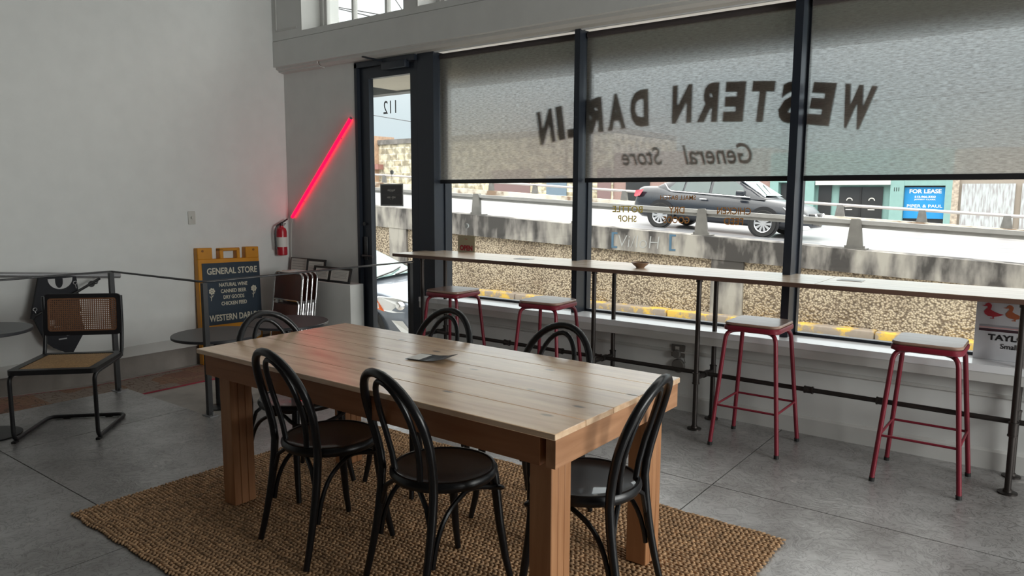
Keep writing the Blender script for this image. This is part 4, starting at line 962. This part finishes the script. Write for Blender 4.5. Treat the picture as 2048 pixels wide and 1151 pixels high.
# ================================================================== WALL THINGS
ex = empty('fire_extinguisher', (-6.42, 4.575, .872), label='red fire extinguisher on the left wall below the glowing tube', cat='fire extinguisher')
MB().lathe([(0, 0), (.045, 0), (.052, .006), (.052, .24), (.045, .268), (.022, .285), (.020, .30), (0, .30)], (0, 0, 0), 28).build('cylinder', RED_PAINT, ex)
MB().lathe([(.0525, .085), (.0525, .185)], (0, 0, 0), 28).build('label_wrap', PAPER, ex)
m = MB(); m.cyl((0, 0, .29), (0, 0, .325), .016); m.tube([(-.0, -.02, .32), (.0, .02, .335), (0, .075, .365)], .008, 8); m.tube([(0, -.01, .31), (0, .05, .318)], .006, 8); m.build('valve_handle', BLACK, ex)
m = MB(); m.tube(bez((0, -.01, .31), (.01, -.09, .33), (.0, -.075, .2), (.0, -.066, .06), 12), .0085, 8); m.build('hose', BLACK, ex)
m = MB(); m.lathe([(0, 0), (.014, 0), (.014, .006), (0, .006)], (0, 0, 0), 14); o = m.build('gauge', CHROME, ex); o.location = (.018, .012, .312); o.rotation_euler = (0, math.radians(90), 0)
sw = MB().bbox((XL + .002, 3.625, 1.21), (XL + .012, 3.695, 1.33), .003).build('dimmer_switch', PLASTIC_W); tag(sw, 'white dimmer switch plate on the left wall', 'switch')
MB().lathe([(0, 0), (.012, 0), (.011, .016), (0, .017)], (0, 0, 0), 18).build('knob', PLASTIC_W, sw, loc=(XL + .012, 3.66, 1.272), rot=(0, math.radians(90), 0))
ne = empty('neon_tube', (-5.93, 4.695, 1.72), label='glowing red neon tube light slanting across the wall left of the door', cat='light')
MB().tube([(-.47, 0, -.465), (.465, 0, .473)], .0165, 14).build('glowing_tube', NEON, ne)
MB().cyl((-.474, 0, -.469), (-.469, 0, -.464), .016).cyl((.464, 0, .472), (.472, 0, .480), .015).build('end_cap', GREY_METAL, ne)
MB().tube([(-.472, .008, -.468), (-.50, .012, -.53), (-.525, .015, -.75), (-.53, .015, -1.05)], .0045, 8).build('cable', PLASTIC_W, ne)
for t_ in (-.3, .3): MB().cyl((t_, .0, t_), (t_, .024, t_), .006).build('clip', GREY_METAL, ne)

# ================================================================== EXTERIOR
ZG = -.45
st = MB(); st.prism([(5.0, ZG - .5), (10.9, ZG - .5), (10.9, ZG), (10.5, ZG), (5.85, ZG - .25), (5.0, ZG - .25)], -45, 30, plane='YZ'); st.box((-45, 27.3, ZG - .3), (30, 60, ZG), 0)
tag(st.build('street', STREET), 'pale wet street between the shop and the ramp wall', 'street', kind='structure')
sd = MB(); sd.box((-30, 5.0, ZG - .25), (12, 5.85, LZ - .03)); tag(sd.build('sidewalk', SIDEWALK), 'narrow concrete sidewalk outside the windows', 'sidewalk', kind='structure')
fnd = MB(); fnd.box((XL - .2, 5.0, ZG - .25), (-5.64, 5.06, 2.7)); fnd.box((-5.64, 5.0, ZG - .25), (-4.5, 5.06, LZ - .02)); fnd.box((-4.5, 5.0, ZG - .25), (XR, 5.06, .56)); fnd.box((-12, 4.9, ZG), (XL - .2, 5.3, 5.0)); tag(fnd.build('wall_outside', WHITE_TRIM), kind='structure')
cb = MB(); x = -20.0
while x < 6: cb.bbox((x, 10.62, ZG), (x + 2.985, 10.86, ZG + .15), .02, seg=2); x += 3.0
tag(cb.build('curb', CURB), 'worn yellow painted curb along the retaining wall', 'curb', kind='structure')
def zp(x): return 1.14 - .0494 * (x + 9.93)      # near parapet top
def za(x): return .737 - .038 * (x + 9.93)       # aggregate top
def zr(x): return .50 - .0565 * (x + 6.17)       # road deck
XA, XB = -45.0, 16.0
m = MB(); m.prism([(XA, ZG), (XB, ZG), (XB, za(XB)), (XA, za(XA))], 10.86, 11.2); tag(m.build('retaining_wall', AGG), 'pebbled aggregate retaining wall of the road ramp', 'retaining wall', kind='structure')
m = MB(); m.prism([(XA, za(XA)), (XB, za(XB)), (XB, zp(XB)), (XA, zp(XA))], 10.80, 11.15)
for xx in (-4.13, -11.2, 3.0): m.box((xx - .25, 10.81, ZG + .12), (xx + .25, 10.9, za(xx) + .02))
for xx in (-9.2, -2.6): pass
tag(m.build('parapet', PARAPET), 'stained concrete parapet along the road ramp', 'parapet', kind='structure')
m = MB(); m.add([(XA, 11.1, zr(XA)), (XB, 11.1, zr(XB)), (XB, 27.2, zr(XB)), (XA, 27.2, zr(XA)), (XA, 11.1, zr(XA) - .4), (XB, 11.1, zr(XB) - .4), (XB, 27.2, zr(XB) - .4), (XA, 27.2, zr(XA) - .4)],
      [(0, 1, 2, 3), (7, 6, 5, 4), (0, 4, 5, 1), (1, 5, 6, 2), (2, 6, 7, 3), (3, 7, 4, 0)])
tag(m.build('road_deck', ROAD), 'pale sloping road on the ramp behind the guard rail', 'road', kind='structure')
m = MB(); m.prism([(XA, zr(XA) - .3), (XB, zr(XB) - .3), (XB, zr(XB) + .27), (XA, zr(XA) + .27)], 27.0, 27.3); tag(m.build('far_parapet', FAR_PARAPET), 'blotched pale parapet on the far side of the ramp road', 'parapet', kind='structure')
# paint marks on the parapet
mb = MB(); txt(mb, 'Vi/loH', -5.62, .74, .74, .20, Matrix.Translation((0, 10.797, 0)), bold=-.015, shear=.1, depth=-.001)
tag(mb.build('graffiti', mat('graffiti_white', (.33, .34, .34), .7)), 'thin white spray letters on the stained parapet behind the bowl', 'graffiti')
mb = MB()
for xx in (-6.12, -5.08):
    for (a, b, c, d_) in ((0, .04, .62, .88), (.04, .11, .62, .65), (.04, .11, .85, .88)): mb.box((xx + a, 10.7965, b * 0 + c), (xx + (b if b > a else a + .04), 10.7985, d_))
tag(mb.build('graffiti', mat('graffiti_blue', (.06, .13, .20), .7)), 'blue bracket shaped spray marks either side of the white letters', 'graffiti')

# near guard rail
gr = empty('guardrail', (-4.6, 10.97, 0), label='low grey metal guard rail on posts along the near parapet', cat='guard rail')
m = MB(); sl = .0494
def rz(x): return 1.47 - .0475 * (x + 9.93)
for xa in range(-9, 5):
    a, b = xa * 4.6 - .0, (xa + 1) * 4.6
    m.prism([(a, rz(a - 4.6) - .0), (b, rz(b - 4.6) - .0), (b, rz(b - 4.6) + .055), (a, rz(a - 4.6) + .055)], -.06, .06)
    m.prism([(a, rz(a - 4.6) - .05), (b, rz(b - 4.6) - .05), (b, rz(b - 4.6) + .0), (a, rz(a - 4.6) + .0)], -.02, .05)
m.build('rail_beam', GALV, gr)
for xx in (-18.4, -13.8, -9.15, -6.85, -4.6, -2.38, -.15, 2.1):
    x_ = xx + 4.6; zb = zp(xx); zt = rz(xx) + .06
    p = MB(); p.prism([(-.02 + .0, zb), (.20, zb), (.12, zt), (-.0, zt)], x_ - .01, x_ + .01, plane='YZ') if False else None
    P = [(-.11, zb + .012), (.11, zb + .012), (.065, zt - .01), (.05, zt + .01), (-.06, zt + .01), (-.07, zt - .01)]
    p.prism([(x_ + a, b) for a, b in P], -.075, -.045); p.prism([(x_ - .015 + a * .2, b) for a, b in P], -.05, .09)
    p.build('rail_post', GALV_D, gr)
    q = MB(); q.box((x_ - .15, -.10, zb - .003), (x_ + .15, .10, zb + .014))
    for a in (-.12, .12): q.cyl((x_ + a, -.07, zb), (x_ + a, -.07, zb + .05), .014, 8)
    q.build('post_plate', GALV_D, gr)
# far rail
fr = empty('guardrail', (-10, 27.1, 0), label='thin tubular guard rail along the far parapet', cat='guard rail')
def fz(x): return zr(x) + .66
m = MB(); m.tube([(XA + 10, 0, fz(XA)), (XB + 10, 0, fz(XB))], .05, 8); m.build('rail_beam', mat('far_rail_grey', (.42, .39, .38), .5), fr)
for xx in (-29, -26.2, -21.8, -19.3, -17.1, -14.8, -9.3, -6.45, -3.95, -1.65, .8):
    p = MB(); zb = zr(xx) + .27; p.prism([(xx + 10 - .16, zb), (xx + 10 + .16, zb), (xx + 10 + .09, fz(xx)), (xx + 10 - .09, fz(xx))], -.05, .05); p.build('rail_post', GALV_D, fr)

# canopy over the sidewalk
m = MB(); m.box((-14, 5.06, 2.86), (9, 6.0, 3.0)); m.box((-14, 5.86, 2.60), (9, 6.0, 2.72), 1); m.box((-14, 5.80, 2.72), (9, 5.86, 2.90), 2)
m.box((-6.05, 5.06, 2.62), (-5.0, 5.88, 2.87), 3)
tag(m.build('street_canopy', None, mats=[mat('canopy_green_grey', (.26, .31, .30), .6), mat('canopy_beam', (.16, .17, .175), .6), mat('canopy_fascia', (.30, .35, .34), .6), mat('canopy_cream', (.50, .47, .40), .6)]), 'green-grey street canopy with a cream box over the door', 'canopy')

# ---------------- cars
def loft(sections, m, name, parent, capm=None):
    """sections: list of rings (lists of points)"""
    mb = MB(); n = len(sections[0]); vs = [p for s in sections for p in s]; fs = []
    for i in range(len(sections) - 1):
        for j in range(n):
            a = i * n + j; b = i * n + (j + 1) % n; fs.append((a, b, b + n, a + n))
    mb.add(vs, fs, 0, True); mb.f.append(list(range(n))[::-1]); mb.mi.append(0); mb.sm.append(True); o = (len(sections) - 1) * n; mb.f.append([o + i for i in range(n)]); mb.mi.append(0); mb.sm.append(True)
    return mb.build(name, m, parent, sharp=50)
def interp(T, x):
    for (a, b), (c, d) in zip(T, T[1:]):
        if a <= x <= c: return b + (d - b) * (x - a) / (c - a)
    return T[0][1] if x < T[0][0] else T[-1][1]
def wheel(parent, x, y, z, r, side):
    w_ = MB(); w_.lathe([(r * .62, -.09), (r * .95, -.10), (r, -.06), (r, .06), (r * .95, .10), (r * .62, .09)], (0, 0, 0), 32)
    o = w_.build('tire', RUBBER, parent, loc=(x, y, z), rot=(math.radians(90), 0, 0))
    h = MB(); s = .07 * side * -1
    # spoked rim in local xy, facing -y of the car
    h.lathe([(r * .60, .085), (r * .66, .10), (r * .66, .06), (r * .60, .06)], (0, 0, 0), 32)
    for k in range(10):
        a = 2 * pi * k / 10; c, sn = math.cos(a), math.sin(a); r1, r2 = .05, r * .62
        h.add([(c * r1 - sn * .018, sn * r1 + c * .018, .09), (c * r1 + sn * .018, sn * r1 - c * .018, .09), (c * r2 + sn * .034, sn * r2 - c * .034, .088), (c * r2 - sn * .034, sn * r2 + c * .034, .088)], [(0, 1, 2, 3)])
    h.cyl((0, 0, .06), (0, 0, .095), .06, 16)
    h.build('rim', mat('alloy', (.55, .56, .58), .25, metal=.7) if 'alloy' not in bpy.data.materials else bpy.data.materials['alloy'], o)
    b = MB(); b.lathe([(0, .0), (r * .62, 0), (r * .62, .01), (0, .01)], (0, 0, .03), 24); b.build('brake_shadow', BLACK, o)
def body(parent, m, L_, topT, beltT, halfT, z0T, name='body'):
    """rounded lower body; tables along length of top height, half width, bottom height"""
    secs = []; N = 40
    for i in range(N + 1):
        x = L_ * i / N; zt = interp(topT, x); z0 = interp(z0T, x); hw_ = interp(halfT, x); h_ = zt - z0
        ring_ = []
        prof = [(.80, 0), (.95, .10), (1.0, .30), (.995, .55), (.965, .80), (.90, .93), (.78, 1.0), (.4, 1.02 if 1 else 1), (0, 1.025)]
        rt = [(hw_ * a, z0 + h_ * b) for a, b in prof]
        pts = [(-a, b) for a, b in rt] + [(a, b) for a, b in rt[::-1][1:]]
        secs.append([(x, a, b) for a, b in pts])
    return loft(secs, m, name, parent)
# dark sedan on the ramp road (nose to the right)
def sedan():
    xr_ = -9.63; L_ = 4.62; sl_ = math.atan(.0565)
    r = empty('car', (xr_, 18.85, zr(xr_)), label='charcoal sedan driving on the ramp road behind the middle window', cat='car', rot=(0, sl_, 0))
    topT = [(0, .70), (.06, .98), (.2, 1.04), (.75, 1.06), (1.1, .98), (3.0, .92), (3.5, .90), (4.0, .84), (4.4, .74), (4.55, .60), (4.62, .48)]
    halfT = [(0, .70), (.15, .82), (.6, .89), (2.3, .91), (3.8, .89), (4.3, .80), (4.52, .66), (4.62, .50)]
    z0T = [(0, .36), (.25, .24), (4.3, .22), (4.62, .28)]
    body(r, CAR_DARK, L_, topT, None, halfT, z0T)
    # greenhouse
    G = [(.55, 1.03, .70), (.95, 1.24, .62), (1.35, 1.40, .58), (1.8, 1.46, .57), (2.3, 1.45, .57), (2.75, 1.37, .58), (3.15, 1.17, .63), (3.55, .92, .72)]
    secs = []
    for x, zt, hw_ in G:
        zb = .88; hb = .80
        k = (zt - zb) / .58
        secs.append([(x, -hb, zb), (x, -hb + (hb - hw_) * .5 * k, zb + (zt - zb) * .5), (x, -hw_, zt - .06 * k), (x, -hw_ * .8, zt), (x, hw_ * .8, zt), (x, hw_, zt - .06 * k), (x, hb - (hb - hw_) * .5 * k, zb + (zt - zb) * .5), (x, hb, zb)])
    loft(secs, CAR_DARK, 'roof', r)
    def sidepan(poly, m, name, off=0.006):
        mb = MB(); vs = []
        for x, z in poly:
            k = (z - .88) / .58; vs.append((x, -(.80 - .22 * k * 1.0) - off - .005, z))
        mb.add(vs, [list(range(len(vs)))]); return mb.build(name, m, r)
    sidepan([(.98, .99), (1.28, 1.30), (1.44, 1.36), (1.40, .98)], CAR_GLASS, 'quarter_window')
    sidepan([(1.45, .98), (1.50, 1.37), (2.12, 1.40), (2.12, .97)], CAR_GLASS, 'rear_window')
    sidepan([(2.20, .97), (2.20, 1.39), (2.62, 1.35), (2.95, 1.18), (3.10, .94)], CAR_GLASS, 'front_window')
    mb = MB(); p = []
    for x, z in [(.88, 1.04), (1.02, 1.2)][:0]: pass
    ch = []
    for x, z in [(.86, 1.16), (1.0, 1.01), (1.10, .965), (2.1, .945), (3.2, .925)]:
        k = (z - .88) / .58; ch.append((x, -(.80 - .22 * k) - .022, z))
    MB().tube(ch, .014, 6).build('chrome_strip', CHROME, r)
    # windscreen
    mb = MB(); mb.add([(3.50, -.66, .965), (2.80, -.54, 1.365), (2.80, .54, 1.365), (3.50, .66, .965)], [(0, 1, 2, 3)]); 
    for i, v in enumerate(mb.v): mb.v[i] = (v[0] + .02, v[1], v[2] + .02)
    mb.build('windscreen', CAR_GLASS_T, r)
    MB().tube([(3.50, -.50, 1.0), (3.05, .0, 1.26)], .01, 6).tube([(3.48, -.1, 1.0), (3.1, .35, 1.24)], .01, 6).build('wiper', BLACK, r)
    MB().tube([(2.84, -.585, 1.365), (3.56, -.755, .955)], .02, 6).build('pillar_trim', CHROME, r)
    mb = MB(); mb.bbox((2.92, -1.08, .95), (3.12, -.86, 1.08), .03); mb.build('wing_mirror', CAR_DARK, r)
    for x in (2.05, 1.05): 
        mb = MB(); mb.bbox((x - .10, -.945, .80), (x + .10, -.90, .83), .008); mb.build('door_handle', CHROME, r)
    mb = MB(); mb.add([(.03, -.70, .92), (.36, -.868, .97), (.26, -.882, .80), (.10, -.80, .76), (.02, -.74, .78)], [(0, 1, 2, 3, 4)])
    for i, v in enumerate(mb.v): mb.v[i] = (v[0] - .01, v[1] - .03, v[2])
    mb.build('tail_lamp', TAIL, r)
    mb = MB(); mb.prism([(4.02, .74), (4.40, .64), (4.52, .58), (4.40, .52), (4.20, .58)], -.84, -.60); mb.build('headlamp', LAMP_CLEAR, r)
    mb = MB(); mb.bbox((4.50, -.45, .35), (4.66, .45, .62), .04); mb.build('grille', BLACK, r); MB().tube([(4.66, -.35, .60), (4.69, 0, .38), (4.66, .35, .60)], .03, 8).build('grille_trim', CHROME, r)
    mb = MB(); mb.bbox((4.25, -.82, .23), (4.60, .82, .33), .03); mb.build('front_lip', LAMP_CLEAR, r)
    for x in (.90, 3.62):
        mb = MB(); mb.lathe([(0, .0), (.385, 0), (.385, .02), (0, .02)], (0, 0, 0), 30); o = mb.build('wheel_arch', BLACK, r, loc=(x, -.905, .35), rot=(math.radians(90), 0, 0))
        wheel(r, x, -.86, .325, .325, -1); wheel(r, x, .80, .325, .325, 1)
    return r
sedan()
# silver hatchback parked outside the door
def hatch():
    r = empty('car', (-8.65, 7.05, -.635), label='silver-blue hatchback parked close outside the glass door, headlamp facing in', cat='car', rot=(0, 0, math.radians(13.5)))
    # local x: 0 = mid car, nose at +2.0 ; shift so body table starts at -2.1
    topT = [(0, .9), (.2, 1.0), (2.6, .98), (3.0, .95), (3.5, .86), (3.85, .72), (4.0, .55), (4.05, .42)]
    halfT = [(0, .75), (.3, .84), (3.2, .86), (3.6, .80), (3.85, .68), (4.0, .50), (4.05, .36)]
    z0T = [(0, .3), (3.6, .20), (4.05, .26)]
    q = empty('car_shell', (-2.1, 0, 0)); q.parent = r
    def sh(o): o.parent = r; o.location = Vector(o.location) + Vector((-2.1, 0, 0)); return o
    bpy.data.objects.remove(q)
    sh(body(None, CAR_SILVER, 4.05, topT, None, halfT, z0T))
    G = [(.1, 1.05, .66), (.5, 1.40, .60), (1.1, 1.48, .57), (1.7, 1.49, .56), (2.1, 1.42, .58), (2.7, 1.15, .66), (3.15, .93, .74)]
    secs = []
    for x, zt, hw_ in G:
        zb = .88; hb = .78; k = (zt - zb) / .6
        secs.append([(x, -hb, zb), (x, -hb + (hb - hw_) * .5 * k, zb + (zt - zb) * .5), (x, -hw_, zt - .06 * k), (x, -hw_ * .8, zt), (x, hw_ * .8, zt), (x, hw_, zt - .06 * k), (x, hb - (hb - hw_) * .5 * k, zb + (zt - zb) * .5), (x, hb, zb)])
    sh(loft(secs, CAR_SILVER, 'roof', None))
    mb = MB(); V = []
    for x, z, w_ in ((3.12, .975, .70), (2.65, 1.20, .63), (2.12, 1.43, .555)):
        V += [(x, -w_, z - .015), (x + .03, -w_ * .5, z + .012), (x + .035, 0, z + .018), (x + .03, w_ * .5, z + .012), (x, w_, z - .015)]
    mb.add(V, [(i * 5 + j, i * 5 + j + 1, i * 5 + j + 6, i * 5 + j + 5) for i in range(2) for j in range(4)], 0, True); sh(mb.build('windscreen', CAR_GLASS_T))
    sh(MB().tube([(3.16, -.62, .985), (3.12, .0, 1.04), (3.02, .35, 1.07)], .012, 6).tube([(3.17, .0, 1.0), (3.12, .4, 1.03), (3.05, .62, 1.02)], .012, 6).build('wiper', BLACK))
    for s in (-1, 1):
        mb = MB(); P = [(3.30, .845, .72), (3.45, .845, .80), (3.66, .74, .78), (3.90, .50, .655), (3.94, .42, .60), (3.84, .62, .585), (3.62, .79, .595), (3.42, .85, .64)]
        mb.add([(a + .01, s * (b + .018), c) for a, b, c in P], [list(range(8))]); mb.add([(a - .06, s * (b - .06), c) for a, b, c in P], [list(range(8))])
        mb.f += [[i, (i + 1) % 8, 8 + (i + 1) % 8, 8 + i] for i in range(8)]; mb.mi += [0] * 8; mb.sm += [False] * 8
        sh(mb.build('headlamp', LAMP_CLEAR))
        mb = MB(); mb.add([(a + .012, s * (b + .026), c) for a, b, c in ((3.31, .845, .715), (3.42, .845, .77), (3.52, .82, .61), (3.44, .85, .645))], [(0, 1, 2, 3)]); sh(mb.build('marker_lamp', AMBER))
        mb = MB(); mb.lathe([(0, .02), (.05, .01), (.062, 0), (.055, -.01), (0, -.012)], (0, 0, 0), 20); o = mb.build('projector_lens', CHROME, loc=(3.70, s * .735, .685), rot=(0, math.radians(70), math.radians(45 * s))); sh(o)
        mb = MB(); mb.add([(3.62, s * .825, .50), (3.76, s * .775, .49), (3.86, s * .68, .30), (3.78, s * .74, .27)], [(0, 1, 2, 3)]); sh(mb.build('fog_lamp_bezel', LAMP_CLEAR))
    mb = MB(); mb.bbox((3.84, -.50, .24), (4.06, .50, .46), .04); sh(mb.build('grille', BLACK))
    for x in (.75, 3.2):
        for s in (-1, 1):
            mb = MB(); mb.lathe([(0, .0), (.36, 0), (.36, .012), (0, .012)], (0, 0, 0), 30); sh(mb.build('wheel_arch', BLACK, None, loc=(x, s * .855, .31), rot=(math.radians(90), 0, 0)))
    for x in (.75, 3.2):
        for s in (-1, 1): wheel(r, x - 2.1, s * .80, .30, .30, s)
    return r
hatch()

# ---------------- buildings across the road
bs = empty('stone_building', (-30, 36, ZG), label='pale rough limestone building beyond the ramp seen through the door', cat='building')
m = MB(); m.box((-9.05, 0, 0), (9.6, 8, 5.35)); m.build('wall', STONE, bs); MB().box((-9.1, -.1, 5.30), (9.6, 8.1, 5.62)).build('cornice', mat('dark_coping', (.16, .15, .14), .9, var=.4, vscale=3), bs)
MB().box((-10.6, -.35, 0), (-9.05, 1.5, 5.9)).build('brick_pier', mat('tan_brick', (.42, .28, .19), .8, var=.2), bs)
MB().box((-10.7, -.5, 3.6), (-8.6, .2, 3.95)).build('pier_band', mat('rust_band', (.30, .14, .12), .8), bs)
for a, b in ((1.1, 4.0), (8.65, 9.5)): MB().box((a, -.05, 0), (b, .05, 3.4)).build('door_panel', mat('mauve_panel_%d' % int(a), (.20, .13, .13), .7), bs)
MB().box((5.2, -.05, 1.0), (6.6, .04, 3.0)).build('window', mat('blue_window', (.16, .22, .28), .3), bs)
m = empty('brick_building', (-16, 36, ZG), label='mauve brick building behind the charcoal car', cat='building')
MB().box((-4.4, .1, 0), (4.2, 8, 4.2)).build('wall', PINKISH, m)
for a, b in ((-3.6, -2.2), (-.8, .6), (2.4, 3.4)): MB().box((a, .02, .5), (b, .12, 2.9)).build('window', DARKGLASS, m)
tl_ = empty('teal_storefront', (-8, 36, ZG), label='teal painted storefront with dark windows and a white sign band', cat='building')
MB().box((-3.8, .35, 0), (3.8, 8, 3.95)).box((-3.8, 0, 0), (-3.4, .4, 3.9)).box((-2.55, 0, 0), (-1.75, .4, 3.0)).box((1.45, 0, 0), (1.98, .4, 3.9)).box((3.55, 0, 0), (3.8, .4, 3.9)).box((-3.79, .02, 2.55), (-1.71, .4, 2.80)).box((1.46, .02, 2.38), (3.79, .4, 2.80)).box((-3.78, .012, 2.79), (3.78, .4, 3.88)).build('facade', TEAL, tl_)
MB().box((-3.35, .28, 0), (-2.55, .34, 2.5)).build('window', DARKGLASS, tl_); MB().box((-1.62, .28, 0), (-1.05, .34, 2.4)).build('door', DARKGLASS, tl_)
MB().box((-.7, .26, .3), (1.12, .34, 2.32)).build('window', DARKGLASS, tl_); MB().box((.19, .22, .3), (.25, .27, 2.32)).build('window_bar', BLACK, tl_); MB().box((1.95, .26, .1), (3.58, .34, 2.36)).build('window', DARKGLASS, tl_)
MB().box((-1.7, -.04, 2.42), (1.45, .05, 2.78)).build('sign_band', mat('sign_band_white', (.66, .66, .66), .6), tl_)
mb = MB(); txt(mb, '111', 1.70, 2.22, .2, .17, Matrix.Translation((0, -.004, 0)), bold=.03, depth=-.003); mb.build('street_number', BLACK, tl_)
for cx in (-.25, .68):
    mb = MB(); mb.tube([(cx + .12 * math.cos(a), .25, 1.72 + .11 * math.sin(a)) for a in [pi * i / 8 for i in range(9)]], .022, 6); mb.box((cx - .18, .24, 1.42), (cx + .18, .25, 1.47)); mb.box((cx - .14, .24, 1.30), (cx + .14, .25, 1.33)); mb.build('window_print', PAPER, tl_)
ls = empty('lease_sign', (-5.21, 36.19, 1.62), label='blue FOR LEASE sign in the teal storefront window', cat='sign')
MB().box((-.80, 0, -1.1 + .0), (.80, .03, .24)).build('board', LEASE_BLUE, ls)
mb = MB(); M = Matrix.Translation((0, -.003, 0))
for s, dz, ww, hh, bo in (('FOR LEASE', .07, 1.22, .18, .03), ('512-966-3323', -.17, .80, .09, .03), ('JEFFERY CLARK', -.29, .82, .075, .01), ('PIPER & PAUL', -.56, 1.35, .13, .01)):
    mb = MB(); txt(mb, s, 0, dz, ww, hh, M, bold=bo, depth=-.003); mb.build('print', WHITE_INK, ls)
wb_ = empty('boarded_building', (-1.0, 36, ZG), label='boarded white-washed building with a brick edge beyond the ramp', cat='building')
MB().box((-3.15, .1, 0), (9, 8, 3.9)).build('wall', mat('buff_wall', (.30, .26, .22), .8), wb_); MB().box((-3.2, 0, 0), (-2.95, .3, 3.8)).build('brick_edge', mat('grey_brick', (.40, .34, .28), .8, var=.4, vscale=8), wb_)
for a, b in ((-2.85, -1.0), (-.78, 1.2), (1.4, 3.4)): MB().box((a, .0, .2), (b, .12, 2.45)).build('board_panel', BOARDS, wb_)

# overhead wires and a street lamp seen through the upper window
WIRES = [((-16.03, 13, 6.37), (-14.1, 13, 5.88)), ((-16.03, 13.2, 6.36), (-14.4, 13.2, 5.88)), ((-13.7, 13, 6.45), (-13.17, 13, 5.82)), ((-14.39, 13, 3.47), (-12.76, 13, 3.19))]
for i, (pa, pb) in enumerate(WIRES):
    d_ = Vector(pb) - Vector(pa); A = Vector(pa) - d_ * 3; B = Vector(pb) + d_ * 1.2; E_ = Vector((8, 13, B.z + .3))
    o = MB().tube([A, pa, pb, B, E_], .014 if i < 3 else .008, 6).build('overhead_wire', STEEL)
    tag(o, ['upper of the two overhead wires crossing the first upper window', 'lower of the two overhead wires crossing the first upper window', 'steep wire at the right end of the first upper window', 'thin wire across the sky in the door glass'][i], 'wire', 'overhead wires outside')
lp = empty('street_lamp', (-19, 13.0, ZG), label='street lamp head on a long arm seen through the first upper window', cat='street lamp')
MB().tube([(0, 0, 0), (0, 0, 6.7)], .08, 10).tube([(0, 0, 6.6), (1.2, 0, 6.75), (2.95, 0, 6.56)], .025, 8).build('pole', GALV_D, lp); MB().tube([(2.9, 0, 6.56), (3.05, 0, 6.53), (3.3, 0, 6.46), (3.5, 0, 6.41)], [.02, .07, .06, .02], 10, flat=.5).build('lamp_head', GALV, lp)
